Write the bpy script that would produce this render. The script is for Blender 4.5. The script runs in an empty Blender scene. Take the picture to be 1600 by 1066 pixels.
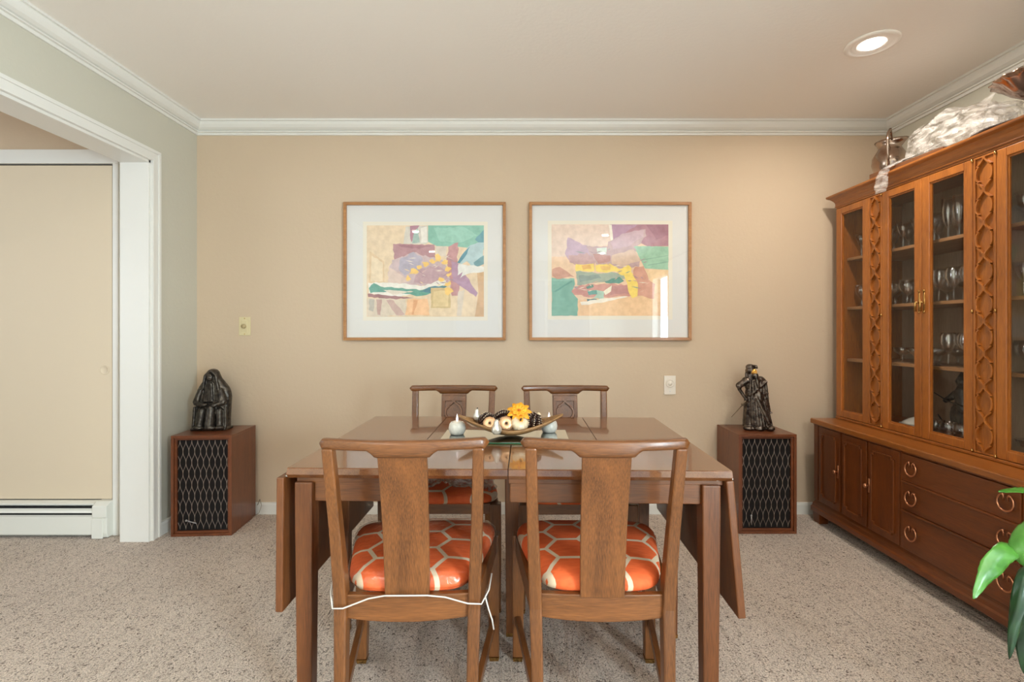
import bpy, bmesh, math, random
from mathutils import Vector, Matrix, Euler, noise
random.seed(7)
PI = math.pi
S = bpy.context.scene
C = S.collection
WALL_D = 3.05          # distance camera to back wall (back wall is Y = 0)
EYE = 1.14
CEIL = 2.42

# ------------------------------------------------------------------ camera, view, world, lights
cam = bpy.data.cameras.new('camera'); co = bpy.data.objects.new('camera', cam); C.objects.link(co)
co.location = (0, -WALL_D, EYE); co.rotation_euler = (PI/2, 0, 0)
cam.sensor_width = 36.0; cam.lens = 770/1600*36; cam.shift_y = -18/1600; cam.clip_start = 0.02
S.camera = co
S.view_settings.view_transform = 'Standard'; S.view_settings.look = 'None'
S.view_settings.gamma = 1.0; S.view_settings.use_curve_mapping = False
S.view_settings.exposure = 0.14
S.cycles.use_denoising = True
S.cycles.max_bounces = 14; S.cycles.diffuse_bounces = 7; S.cycles.transparent_max_bounces = 32
S.cycles.caustics_reflective = False; S.cycles.caustics_refractive = False
S.cycles.sample_clamp_indirect = 6.0

w = bpy.data.worlds.new('world'); S.world = w; w.use_nodes = True
bg = w.node_tree.nodes['Background']; bg.inputs[0].default_value = (0.75, 0.87, 1.0, 1); bg.inputs[1].default_value = 1.5

def area(name, loc, rot, sx, sy, power, color, shape='RECTANGLE', spread=PI, parent=None):
    l = bpy.data.lights.new(name, 'AREA'); l.shape = shape; l.size = sx; l.size_y = sy
    l.energy = power; l.color = color; l.spread = spread
    o = bpy.data.objects.new(name, l); C.objects.link(o); o.location = loc; o.rotation_euler = rot
    if parent: o.parent = parent
    return o
COOL = (0.73, 0.90, 1.0); WARM = (1.0, 0.92, 0.82)
# daylight coming through the glazed door of the right wall (side), then two added fill lights
area('daylight_side', (2.50, -4.70, 1.05), (0, PI/2, 0), 1.9, 1.15, 390, COOL)
area('rear_fill', (0.2, -6.32, 1.45), (PI/2, 0, PI), 2.6, 1.3, 345, COOL)  # added frontal fill for the chair backs, at an unseen rear window
area('hall_fill', (-4.12, -2.2, 1.45), (0, -PI/2, 0), 1.3, 1.6, 20, (.95, .96, 1))  # added hallway light from an unseen source, evens out the door
CAN_POWER = 13

# ------------------------------------------------------------------ materials
def srgb(r, g, b):
    f = lambda c: (c/255/12.92) if c/255 <= 0.04045 else ((c/255+0.055)/1.055)**2.4
    return (f(r), f(g), f(b), 1)
MATS = {}
def pmat(name, col, rough=0.5, metal=0, coat=0, spec=None, emis=None, estr=0, bump=None, vary=None):
    m = bpy.data.materials.new(name); m.use_nodes = True; MATS[name] = m
    nt = m.node_tree; b = nt.nodes['Principled BSDF']
    b.inputs['Base Color'].default_value = col; b.inputs['Roughness'].default_value = rough
    b.inputs['Metallic'].default_value = metal; b.inputs['Coat Weight'].default_value = coat
    b.inputs['Coat Roughness'].default_value = 0.12
    if spec is not None: b.inputs['Specular IOR Level'].default_value = spec
    if emis: b.inputs['Emission Color'].default_value = emis; b.inputs['Emission Strength'].default_value = estr
    if bump or vary:
        tc = nt.nodes.new('ShaderNodeTexCoord')
    if bump:   # (scale, distance)
        n = nt.nodes.new('ShaderNodeTexNoise'); n.inputs['Scale'].default_value = bump[0]; n.inputs['Detail'].default_value = 3
        nt.links.new(tc.outputs['Object'], n.inputs['Vector'])
        bp = nt.nodes.new('ShaderNodeBump'); bp.inputs['Distance'].default_value = bump[1]; bp.inputs['Strength'].default_value = 1
        nt.links.new(n.outputs['Fac'], bp.inputs['Height']); nt.links.new(bp.outputs[0], b.inputs['Normal'])
    if vary:   # (colour2, scale)
        n2 = nt.nodes.new('ShaderNodeTexNoise'); n2.inputs['Scale'].default_value = vary[1]; n2.inputs['Detail'].default_value = 4
        nt.links.new(tc.outputs['Object'], n2.inputs['Vector'])
        r = nt.nodes.new('ShaderNodeValToRGB'); r.color_ramp.elements[0].position = 0.33; r.color_ramp.elements[1].position = 0.67
        r.color_ramp.elements[0].color = col; r.color_ramp.elements[1].color = vary[0]
        nt.links.new(n2.outputs['Fac'], r.inputs[0]); nt.links.new(r.outputs[0], b.inputs['Base Color'])
    return m

def wood(name, dark, light, axis='z', rough=0.38, coat=0.25, scale=1.0, coatrough=0.15):
    m = pmat(name, light, rough, coat=coat); nt = m.node_tree; b = nt.nodes['Principled BSDF']
    b.inputs['Coat Roughness'].default_value = coatrough
    tc = nt.nodes.new('ShaderNodeTexCoord'); mp = nt.nodes.new('ShaderNodeMapping')
    s = {'x': (1, 14, 14), 'y': (14, 1, 14), 'z': (14, 14, 1)}[axis]
    mp.inputs['Scale'].default_value = tuple(scale*k for k in s)
    nt.links.new(tc.outputs['Object'], mp.inputs['Vector'])
    n1 = nt.nodes.new('ShaderNodeTexNoise'); n1.inputs['Scale'].default_value = 1.6; n1.inputs['Detail'].default_value = 5; n1.inputs['Distortion'].default_value = 0.6
    mp2 = nt.nodes.new('ShaderNodeMapping'); s2 = {'x': (22, 420, 420), 'y': (420, 22, 420), 'z': (420, 420, 22)}[axis]
    mp2.inputs['Scale'].default_value = s2; nt.links.new(tc.outputs['Object'], mp2.inputs['Vector'])
    n2 = nt.nodes.new('ShaderNodeTexNoise'); n2.inputs['Scale'].default_value = 1.0; n2.inputs['Detail'].default_value = 2
    nt.links.new(mp.outputs[0], n1.inputs['Vector']); nt.links.new(mp2.outputs[0], n2.inputs['Vector'])
    add = nt.nodes.new('ShaderNodeMix'); add.data_type = 'FLOAT'; add.inputs[0].default_value = 0.5
    nt.links.new(n1.outputs['Fac'], add.inputs[2]); nt.links.new(n2.outputs['Fac'], add.inputs[3])
    r = nt.nodes.new('ShaderNodeValToRGB'); r.color_ramp.elements[0].position = 0.34; r.color_ramp.elements[1].position = 0.66
    r.color_ramp.elements[0].color = dark; r.color_ramp.elements[1].color = light
    nt.links.new(add.outputs[0], r.inputs[0]); nt.links.new(r.outputs[0], b.inputs['Base Color'])
    bp = nt.nodes.new('ShaderNodeBump'); bp.inputs['Distance'].default_value = 0.0004; bp.inputs['Strength'].default_value = 0.5
    nt.links.new(n2.outputs['Fac'], bp.inputs['Height']); nt.links.new(bp.outputs[0], b.inputs['Normal'])
    return m

def clear(name, tint, base, gain, rough=0.02, bump=None, gcol=(1, 1, 1, 1), stem=False):
    m = bpy.data.materials.new(name); m.use_nodes = True; MATS[name] = m; nt = m.node_tree; nt.nodes.clear()
    out = nt.nodes.new('ShaderNodeOutputMaterial'); mix = nt.nodes.new('ShaderNodeMixShader')
    t = nt.nodes.new('ShaderNodeBsdfTransparent'); t.inputs[0].default_value = tint
    g = nt.nodes.new('ShaderNodeBsdfGlossy'); g.inputs['Roughness'].default_value = rough; g.inputs['Color'].default_value = gcol
    if stem:
        lw0 = nt.nodes.new('ShaderNodeLayerWeight'); lw0.inputs['Blend'].default_value = .5
        lw = nt.nodes.new('ShaderNodeMath'); lw.operation = 'POWER'; lw.inputs[1].default_value = 3.0; nt.links.new(lw0.outputs['Facing'], lw.inputs[0]); ln = lw0
    else:
        lw0 = nt.nodes.new('ShaderNodeFresnel'); lw0.inputs['IOR'].default_value = 1.5; ln = lw0
        gi = nt.nodes.new('ShaderNodeNewGeometry'); inv = nt.nodes.new('ShaderNodeMath'); inv.operation = 'SUBTRACT'; inv.inputs[0].default_value = 1; nt.links.new(gi.outputs['Backfacing'], inv.inputs[1])
        lw = nt.nodes.new('ShaderNodeMath'); lw.operation = 'MULTIPLY'; nt.links.new(lw0.outputs[0], lw.inputs[0]); nt.links.new(inv.outputs[0], lw.inputs[1])
    ma = nt.nodes.new('ShaderNodeMath'); ma.operation = 'MULTIPLY_ADD'; ma.inputs[1].default_value = gain; ma.inputs[2].default_value = base; ma.use_clamp = True
    nt.links.new(lw.outputs[0], ma.inputs[0]); nt.links.new(ma.outputs[0], mix.inputs[0])
    nt.links.new(t.outputs[0], mix.inputs[1]); nt.links.new(g.outputs[0], mix.inputs[2]); nt.links.new(mix.outputs[0], out.inputs[0])
    if bump:
        tc = nt.nodes.new('ShaderNodeTexCoord'); n = nt.nodes.new('ShaderNodeTexNoise'); n.inputs['Scale'].default_value = bump[0]; n.inputs['Distortion'].default_value = 1.5
        nt.links.new(tc.outputs['Object'], n.inputs['Vector'])
        bp = nt.nodes.new('ShaderNodeBump'); bp.inputs['Distance'].default_value = bump[1]
        nt.links.new(n.outputs['Fac'], bp.inputs['Height'])
        for q in (g.inputs['Normal'], ln.inputs['Normal']): nt.links.new(bp.outputs[0], q)
    return m

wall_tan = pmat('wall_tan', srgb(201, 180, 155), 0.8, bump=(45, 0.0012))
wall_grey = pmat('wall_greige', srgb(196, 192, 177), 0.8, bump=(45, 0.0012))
ceil_m = pmat('ceiling_paint', srgb(240, 235, 229), 0.85, bump=(60, 0.0008))
white = pmat('white_gloss_paint', srgb(225, 223, 217), 0.35)
door_m = pmat('door_paint', srgb(214, 197, 172), 0.6)
heater_m = pmat('heater_enamel', srgb(222, 221, 212), 0.35)
black = pmat('black', (0.008, 0.007, 0.006, 1), 0.9)
ivory = pmat('ivory_plastic', srgb(214, 200, 160), 0.35)
plate_w = pmat('white_plastic', srgb(226, 216, 202), 0.35)
brass = pmat('brass', srgb(190, 150, 90), 0.25, metal=1)
copper = pmat('antique_brass', srgb(200, 140, 105), 0.28, metal=1)
steel = pmat('steel', srgb(200, 200, 200), 0.3, metal=1)
silver = pmat('tarnished_silver', srgb(190, 172, 158), 0.16, metal=1, vary=(srgb(150, 122, 104), 12))
bronze = pmat('dark_bronze', srgb(92, 86, 78), 0.32, metal=0.7, vary=(srgb(52, 46, 42), 60), bump=(90, 0.0012))
bronze2 = pmat('polished_bronze', srgb(112, 100, 90), 0.27, metal=0.8, vary=(srgb(48, 40, 36), 45), bump=(90, 0.0010))
gold = pmat('gold', srgb(214, 160, 80), 0.3, metal=0.9)
ebony = pmat('ebony', srgb(22, 17, 15), 0.4)
lens_m = pmat('lamp_lens', (1, 1, 1, 1), 0.5, emis=(1, 0.95, 0.88, 1), estr=7)
stem_glass = clear('stemware_glass', (0.95, 0.95, 0.95, 1), 0.12, 1.2, 0.05, stem=True)
pane_glass = clear('pane_glass', (0.97, 0.97, 0.965, 1), 0.0, 0.7, 0.01)
pic_glass = clear('picture_glass', (1, 1, 1, 1), 0.0, 1.0, 0.01)
plastic = clear('clear_plastic', (0.97, 0.97, 0.97, 1), 0.02, 0.9, 0.2, bump=(26, 0.004))
CH = wood('chair_walnut', srgb(82, 47, 20), srgb(130, 80, 40), 'z', 0.36, 0.2)
CHX = wood('chair_walnut_cross', srgb(82, 47, 20), srgb(130, 80, 40), 'x', 0.36, 0.2)
CHY = wood('chair_walnut_deep', srgb(82, 47, 20), srgb(130, 80, 40), 'y', 0.36, 0.2)
TBX = wood('table_walnut', srgb(80, 44, 19), srgb(120, 71, 35), 'x', 0.3, 0.25, coatrough=0.12)
TBT = wood('table_walnut_top', srgb(96, 56, 30), srgb(134, 86, 50), 'y', 0.2, 0.75, coatrough=0.05)
TBZ = wood('table_walnut_leg', srgb(78, 42, 18), srgb(120, 70, 34), 'z', 0.38, 0.15)
HUX = wood('hutch_fruitwood', srgb(124, 68, 22), srgb(176, 104, 38), 'z', 0.36, 0.25)
HUY = wood('hutch_fruitwood_long', srgb(116, 64, 22), srgb(166, 98, 38), 'y', 0.3, 0.3)
HUP = wood('base_wood_shaded', srgb(84, 40, 12), srgb(118, 60, 20), 'z', 0.36, 0.12)  # darker copy of the hutch wood; the base's shade is in the colour
HUD = wood('base_drawer_shaded', srgb(86, 42, 12), srgb(118, 60, 20), 'y', 0.36, 0.12, scale=.6)  # drawers and plinth: same darkening, base shade put into the colour
HUS = wood('hutch_shelf', srgb(140, 98, 62), srgb(172, 126, 84), 'y', 0.5, 0.0)
HUI = wood('hutch_interior', srgb(146, 122, 100), srgb(170, 146, 122), 'z', 0.6, 0.0)
SPK = wood('speaker_walnut', srgb(90, 46, 24), srgb(124, 70, 40), 'z', 0.35, 0.25)
SPX = wood('speaker_walnut_cross', srgb(90, 46, 24), srgb(128, 72, 42), 'x', 0.35, 0.25)
OAK = wood('oak_frame', srgb(150, 98, 52), srgb(184, 132, 80), 'x', 0.4, 0.2)
matboard = pmat('mat_board', srgb(222, 220, 217), 0.8)
matboard2 = pmat('print_paper', srgb(232, 224, 208), 0.8)

def film_mat(name, col, lo, hi, scale, bd):
    m = bpy.data.materials.new(name); m.use_nodes = True; nt = m.node_tree; nt.nodes.clear(); A = nt.nodes.new; L = nt.links.new
    out = A('ShaderNodeOutputMaterial'); mix = A('ShaderNodeMixShader'); pb = A('ShaderNodeBsdfPrincipled'); tr = A('ShaderNodeBsdfTransparent')
    pb.inputs['Base Color'].default_value = col; pb.inputs['Roughness'].default_value = .22; pb.inputs['Coat Weight'].default_value = .6; tr.inputs[0].default_value = (.96, .95, .94, 1)
    tc = A('ShaderNodeTexCoord'); nn = A('ShaderNodeTexNoise'); nn.inputs['Scale'].default_value = scale; nn.inputs['Distortion'].default_value = 3.0; nn.inputs['Detail'].default_value = 3
    bp = A('ShaderNodeBump'); bp.inputs['Distance'].default_value = bd; bm_ = bd; L(nn.outputs['Fac'], bp.inputs['Height']); L(bp.outputs[0], pb.inputs['Normal'])
    rr = A('ShaderNodeMapRange'); mp = A('ShaderNodeMapping'); mp.inputs['Scale'].default_value = (1, .45, 1.3); mp.inputs['Rotation'].default_value = (.6, 0, .3); rr.inputs[1].default_value = .35; rr.inputs[2].default_value = .65; rr.inputs[3].default_value = lo; rr.inputs[4].default_value = hi
    L(tc.outputs['Object'], mp.inputs['Vector']); L(mp.outputs[0], nn.inputs['Vector'])
    L(nn.outputs['Fac'], rr.inputs[0]); L(rr.outputs[0], mix.inputs[0]); L(tr.outputs[0], mix.inputs[1]); L(pb.outputs[0], mix.inputs[2]); L(mix.outputs[0], out.inputs[0])
    return m

# carpet
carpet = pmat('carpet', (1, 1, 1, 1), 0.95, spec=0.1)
nt = carpet.node_tree; b = nt.nodes['Principled BSDF']; b.inputs['Sheen Weight'].default_value = 0.15
tc = nt.nodes.new('ShaderNodeTexCoord')
def cn(scale, detail=2, rough=0.5, vec=None, dist=0):
    n = nt.nodes.new('ShaderNodeTexNoise'); n.inputs['Scale'].default_value = scale; n.inputs['Detail'].default_value = detail
    n.inputs['Roughness'].default_value = rough; n.inputs['Distortion'].default_value = dist
    nt.links.new(vec or tc.outputs['Object'], n.inputs['Vector']); return n
def ramp(src, p0, c0, p1, c1):
    r = nt.nodes.new('ShaderNodeValToRGB'); e = r.color_ramp.elements; e[0].position = p0; e[0].color = c0; e[1].position = p1; e[1].color = c1
    nt.links.new(src, r.inputs[0]); return r
fleck = cn(118, 3, 0.7, dist=1.0)
pat = cn(26, 3, 0.6)
fa = nt.nodes.new('ShaderNodeMath'); fa.operation = 'MULTIPLY_ADD'; fa.inputs[1].default_value = 0.22; nt.links.new(pat.outputs['Fac'], fa.inputs[0]); nt.links.new(fleck.outputs['Fac'], fa.inputs[2])
base = ramp(fa.outputs[0], 0.46, srgb(92, 72, 58), 0.58, srgb(232, 215, 200))
tuft = cn(210, 2); big = cn(1.6, 3)
t2 = ramp(tuft.outputs['Fac'], 0.32, (0.5, 0.49, 0.48, 1), 0.60, (1, 1, 1, 1))
t3 = ramp(big.outputs['Fac'], 0.3, (0.9, 0.9, 0.9, 1), 0.7, (1, 1, 1, 1))
mx = nt.nodes.new('ShaderNodeMix'); mx.data_type = 'RGBA'; mx.blend_type = 'MULTIPLY'; mx.inputs[0].default_value = 1
nt.links.new(base.outputs[0], mx.inputs[6]); nt.links.new(t2.outputs[0], mx.inputs[7])
mx2 = nt.nodes.new('ShaderNodeMix'); mx2.data_type = 'RGBA'; mx2.blend_type = 'MULTIPLY'; mx2.inputs[0].default_value = 1
nt.links.new(mx.outputs[2], mx2.inputs[6]); nt.links.new(t3.outputs[0], mx2.inputs[7])
nt.links.new(mx2.outputs[2], b.inputs['Base Color'])
bp = nt.nodes.new('ShaderNodeBump'); bp.inputs['Distance'].default_value = 0.008; bp.inputs['Strength'].default_value = 0.9
nt.links.new(fleck.outputs['Fac'], bp.inputs['Height'])
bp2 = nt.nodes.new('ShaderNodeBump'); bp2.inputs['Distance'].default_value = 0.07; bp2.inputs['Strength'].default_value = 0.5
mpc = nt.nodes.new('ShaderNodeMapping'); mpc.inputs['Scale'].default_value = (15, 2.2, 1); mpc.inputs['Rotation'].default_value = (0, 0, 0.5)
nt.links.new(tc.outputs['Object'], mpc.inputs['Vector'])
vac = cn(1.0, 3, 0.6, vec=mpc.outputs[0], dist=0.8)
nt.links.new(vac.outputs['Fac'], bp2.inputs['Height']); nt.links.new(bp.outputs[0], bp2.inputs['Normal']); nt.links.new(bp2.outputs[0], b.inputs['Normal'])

# orange fabric with cream hexagon outlines
fab = pmat('orange_hexagon_fabric', srgb(222, 92, 44), 0.75)
nt = fab.node_tree; b = nt.nodes['Principled BSDF']
def N(t, **k):
    n = nt.nodes.new(t)
    for a, v in k.items(): setattr(n, a, v)
    return n
tc = N('ShaderNodeTexCoord'); mp = N('ShaderNodeMapping'); mp.inputs['Scale'].default_value = (8.6, 8.6, 0); mp.inputs['Location'].default_value = (50.0*1.0, 50.12, 0)
nt.links.new(tc.outputs['Object'], mp.inputs['Vector'])
def vm(op, a, bb):
    n = N('ShaderNodeVectorMath', operation=op)
    for i, q in enumerate((a, bb)):
        if q is None: continue
        if isinstance(q, tuple): n.inputs[i].default_value = q
        else: nt.links.new(q, n.inputs[i])
    return n
def mm(op, a, bb):
    n = N('ShaderNodeMath', operation=op)
    for i, q in enumerate((a, bb)):
        if isinstance(q, (int, float)): n.inputs[i].default_value = q
        else: nt.links.new(q, n.inputs[i])
    return n.outputs[0]
r_ = (1.732, 1.0, 1.0); h_ = (0.866, 0.5, 0.0)
a_ = vm('SUBTRACT', vm('MODULO', mp.outputs[0], r_).outputs[0], h_)
b_ = vm('SUBTRACT', vm('MODULO', vm('SUBTRACT', mp.outputs[0], h_).outputs[0], r_).outputs[0], h_)
da = vm('DOT_PRODUCT', a_.outputs[0], a_.outputs[0]).outputs['Value']; db = vm('DOT_PRODUCT', b_.outputs[0], b_.outputs[0]).outputs['Value']
sel = mm('LESS_THAN', da, db)
mv = N('ShaderNodeMix', data_type='VECTOR'); nt.links.new(sel, mv.inputs[0]); nt.links.new(b_.outputs[0], mv.inputs[4]); nt.links.new(a_.outputs[0], mv.inputs[5])
ab = vm('ABSOLUTE', mv.outputs[1], None)
d1 = vm('DOT_PRODUCT', ab.outputs[0], (0.866, 0.5, 0)).outputs['Value']
sx = N('ShaderNodeSeparateXYZ'); nt.links.new(ab.outputs[0], sx.inputs[0])
hd = mm('MAXIMUM', d1, sx.outputs[1])
line = mm('GREATER_THAN', hd, 0.447)
mc = N('ShaderNodeMix', data_type='RGBA'); mc.inputs[6].default_value = srgb(220, 84, 38); mc.inputs[7].default_value = srgb(216, 196, 168)
nz = N('ShaderNodeTexNoise'); nz.inputs['Scale'].default_value = 30; mo = N('ShaderNodeMix', data_type='RGBA'); mo.inputs[6].default_value = srgb(200, 72, 30); mo.inputs[7].default_value = srgb(236, 114, 56)
mpn = N('ShaderNodeMapping'); mpn.inputs['Scale'].default_value = (1, 6, 1); nt.links.new(tc.outputs['Object'], mpn.inputs['Vector']); nt.links.new(mpn.outputs[0], nz.inputs['Vector'])
nt.links.new(nz.outputs['Fac'], mo.inputs[0]); nt.links.new(mo.outputs[2], mc.inputs[6])
nt.links.new(line, mc.inputs[0]); nt.links.new(mc.outputs[2], b.inputs['Base Color'])

# ------------------------------------------------------------------ mesh helpers
class MB:
    def __init__(s): s.bm = bmesh.new(); s.mi = 0
    def face(s, vs):
        try:
            f = s.bm.faces.new(vs); f.material_index = s.mi; return f
        except ValueError: return None
    def box(s, x0, x1, y0, y1, z0, z1):
        v = [s.bm.verts.new(p) for p in ((x0,y0,z0),(x1,y0,z0),(x1,y1,z0),(x0,y1,z0),(x0,y0,z1),(x1,y0,z1),(x1,y1,z1),(x0,y1,z1))]
        for q in ((3,2,1,0),(4,5,6,7),(0,1,5,4),(1,2,6,5),(2,3,7,6),(3,0,4,7)): s.face([v[i] for i in q])
        return s
    def loft(s, rings, cap=True, closed=False):
        R = [[s.bm.verts.new(p) for p in r] for r in rings]; n = len(R[0])
        pairs = list(zip(R, R[1:])) + ([(R[-1], R[0])] if closed else [])
        for a, b in pairs:
            for i in range(n): s.face([a[i], a[(i+1) % n], b[(i+1) % n], b[i]])
        if cap and not closed: s.face(R[0][::-1]); s.face(R[-1])
        return s
    def rects(s, secs):     # (x, y, z, half x, half y)
        return s.loft([[(x-hx,y-hy,z),(x+hx,y-hy,z),(x+hx,y+hy,z),(x-hx,y+hy,z)] for x,y,z,hx,hy in secs])
    def prism(s, pts, f, d0, d1):    # f(u, v, d) -> point
        return s.loft([[f(u, v, d0) for u, v in pts], [f(u, v, d1) for u, v in pts]])
    def tube(s, pts, r, seg=8, cap=True, closed=False, flat=1.0):
        pts = [Vector(p) for p in pts]; n = len(pts); rs = r if isinstance(r, (list, tuple)) else [r]*n
        rings = []; up = None
        for i, p in enumerate(pts):
            t = (pts[(i+1) % n]-pts[i-1]) if closed else (pts[min(i+1, n-1)]-pts[max(i-1, 0)])
            if t.length < 1e-9: t = Vector((0, 0, 1))
            t.normalize()
            if up is None: up = Vector((0, 0, 1)) if abs(t.z) < 0.9 else Vector((1, 0, 0))
            a = up - t*up.dot(t)
            if a.length < 1e-6: a = Vector((1, 0, 0)) - t*t.x
            a.normalize(); up = a; c = t.cross(a)
            rings.append([p + (a*math.cos(2*PI*k/seg)*flat + c*math.sin(2*PI*k/seg))*rs[i] for k in range(seg)])
        return s.loft(rings, cap, closed)
    def lathe(s, prof, c=(0, 0, 0), seg=24, mat=None, sx=1, sy=1, wave=None):
        rings = []
        for r, z in prof:
            ring = []
            for k in range(seg):
                a = 2*PI*k/seg; rr = max(r, 1e-4)*(wave(a, z) if wave else 1)
                p = Vector((rr*math.cos(a)*sx, rr*math.sin(a)*sy, z))
                if mat: p = mat @ p
                ring.append(p + Vector(c))
            rings.append(ring)
        return s.loft(rings)
    def ell(s, c, r, rot=(0, 0, 0), seg=12):
        M = Euler(rot).to_matrix(); r = (r, r, r) if isinstance(r, (int, float)) else r
        rings = []
        for i in range(1, seg):
            th = PI*i/seg
            rings.append([Vector(c) + M @ Vector((r[0]*math.sin(th)*math.cos(2*PI*k/seg), r[1]*math.sin(th)*math.sin(2*PI*k/seg), -r[2]*math.cos(th))) for k in range(seg)])
        return s.loft(rings)
    def cap(s, p0, p1, r0, r1, seg=12):
        p0, p1 = Vector(p0), Vector(p1); s.tube([p0, p0.lerp(p1, .5), p1], [r0, (r0+r1)/2, r1], seg); s.ell(p0, r0, seg=seg); s.ell(p1, r1, seg=seg); return s
    def ribbon(s, pts, wd, f, d0, d1, closed=False):
        n = len(pts); L = []; R = []
        for i in range(n):
            a = pts[i-1] if (closed or i > 0) else pts[0]; b = pts[(i+1) % n] if (closed or i < n-1) else pts[-1]
            tx, ty = b[0]-a[0], b[1]-a[1]; l = math.hypot(tx, ty) or 1; nx, ny = -ty/l*wd/2, tx/l*wd/2
            L.append((pts[i][0]+nx, pts[i][1]+ny)); R.append((pts[i][0]-nx, pts[i][1]-ny))
        return s.loft([[f(*L[i], d0), f(*R[i], d0), f(*R[i], d1), f(*L[i], d1)] for i in range(n)], True, closed)
    def sweep(s, prof, ends):         # prof [(p, z)], ends [(x, y, dx, dy)] mitred
        return s.loft([[(x+dx*p, y+dy*p, z) for p, z in prof] for x, y, dx, dy in ends])
    def build(s, name, m, parent=None, bevel=0, smooth=False, remesh=0, world=False, seg=2, disp=0, sub=0):
        bmesh.ops.recalc_face_normals(s.bm, faces=s.bm.faces)
        me = bpy.data.meshes.new(name); s.bm.to_mesh(me); s.bm.free()
        for q in (m if isinstance(m, (list, tuple)) else [m]): me.materials.append(q)
        if world and parent: me.transform(Matrix.Translation(-Vector(parent.location)))
        if smooth:
            for p in me.polygons: p.use_smooth = True
        o = bpy.data.objects.new(name, me); C.objects.link(o)
        if parent: o.parent = parent
        if remesh:
            d = o.modifiers.new('remesh', 'REMESH'); d.mode = 'VOXEL'; d.voxel_size = remesh; d.use_smooth_shade = True
            if disp:
                tx = bpy.data.textures.new('clouds', 'CLOUDS'); tx.noise_scale = disp[0]
                q = o.modifiers.new('displace', 'DISPLACE'); q.texture = tx; q.strength = disp[1]; q.texture_coords = 'LOCAL'
        if bevel:
            d = o.modifiers.new('bevel', 'BEVEL'); d.width = bevel; d.segments = seg; d.limit_method = 'ANGLE'; d.angle_limit = math.radians(35)
            d.harden_normals = False
        if sub:
            d = o.modifiers.new('sub', 'SUBSURF'); d.levels = sub; d.render_levels = sub
        return o
def smooth_angle(o, deg=35):
    me = o.data
    for p in me.polygons: p.use_smooth = True
    bm = bmesh.new(); bm.from_mesh(me)
    for e in bm.edges:
        if len(e.link_faces) == 2 and e.calc_face_angle(0) > math.radians(deg): e.smooth = False
    bm.to_mesh(me); bm.free(); return o
def thing(name, label, cat, loc, rotz=0, group=None):
    o = bpy.data.objects.new(name, None); C.objects.link(o); o.location = loc; o.rotation_euler = (0, 0, rotz)
    o.empty_display_size = 0.05
    o['label'] = label; o['category'] = cat
    if group: o['group'] = group
    return o
def tag(o, label, cat, group=None):
    o['label'] = label; o['category'] = cat
    if group: o['group'] = group
    return o
def struct(o): o['kind'] = 'structure'; return o
def kids(o): return [c for c in bpy.data.objects if c.parent == o]
def dup(root, loc, rotz, label, group=None):
    r = root.copy(); C.objects.link(r); r.location = loc; r.rotation_euler = (0, 0, rotz); r['label'] = label
    if group: r['group'] = group
    for ch in kids(root):
        c = ch.copy(); C.objects.link(c); c.parent = r
        for g in kids(ch):
            d = g.copy(); C.objects.link(d); d.parent = c
    return r
def wbox(name, m, *a, bevel=0, parent=None): return MB().box(*a).build(name, m, parent, bevel)

# ------------------------------------------------------------------ room shell
XL, XR, YR = -1.95, 2.329, -6.2
HX = -4.1                                     # far side of the hallway
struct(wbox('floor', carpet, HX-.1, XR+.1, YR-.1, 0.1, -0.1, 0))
struct(wbox('ceiling', ceil_m, HX-.1, XR+.1, YR-.1, 0.1, CEIL, CEIL+.1))
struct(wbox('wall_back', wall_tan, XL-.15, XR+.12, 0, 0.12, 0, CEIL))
OY0, OY1, OZ = -0.395, -2.30, 2.05            # cased opening in the left wall
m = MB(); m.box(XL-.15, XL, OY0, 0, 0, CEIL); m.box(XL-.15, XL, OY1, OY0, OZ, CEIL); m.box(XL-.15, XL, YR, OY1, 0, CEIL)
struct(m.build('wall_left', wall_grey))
WY0, WY1, WZ0, WZ1 = -3.42, -5.28, 0.06, 2.02  # glazed door
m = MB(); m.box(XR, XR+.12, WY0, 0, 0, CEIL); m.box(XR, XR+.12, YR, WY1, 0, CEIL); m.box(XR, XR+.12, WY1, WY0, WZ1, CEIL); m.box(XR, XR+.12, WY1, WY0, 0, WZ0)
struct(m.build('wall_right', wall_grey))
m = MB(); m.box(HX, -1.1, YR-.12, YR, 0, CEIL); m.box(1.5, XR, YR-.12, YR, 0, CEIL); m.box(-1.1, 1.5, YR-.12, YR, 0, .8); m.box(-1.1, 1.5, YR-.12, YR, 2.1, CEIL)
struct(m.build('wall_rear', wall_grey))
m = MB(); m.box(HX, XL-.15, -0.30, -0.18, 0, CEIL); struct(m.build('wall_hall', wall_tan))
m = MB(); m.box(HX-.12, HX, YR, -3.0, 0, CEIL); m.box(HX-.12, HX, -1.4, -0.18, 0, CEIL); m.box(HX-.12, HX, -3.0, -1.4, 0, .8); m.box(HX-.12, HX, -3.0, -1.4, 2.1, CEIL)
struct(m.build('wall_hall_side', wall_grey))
def window(name, f, w0, w1, h0, h1, n):
    m = MB()
    for a, b_, c, d in ((w0, w1, h0, h0+.05), (w0, w1, h1-.05, h1), (w0, w0+.05, h0, h1), (w1-.05, w1, h0, h1)): m.prism([(a, c), (b_, c), (b_, d), (a, d)], f, -.04, .04)
    for k in range(1, n):
        x = w0+(w1-w0)*k/n; m.prism([(x-.025, h0), (x+.025, h0), (x+.025, h1), (x-.025, h1)], f, -.03, .03)
    o = struct(m.build(name, white))
    MB().prism([(w0+.05, h0+.05), (w1-.05, h0+.05), (w1-.05, h1-.05), (w0+.05, h1-.05)], f, -.003, .003).build('window_pane', pane_glass, o)
window('window_1', lambda u, v, d: (XR+.06+d, u, v), WY1, WY0, WZ0, WZ1, 2)
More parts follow.
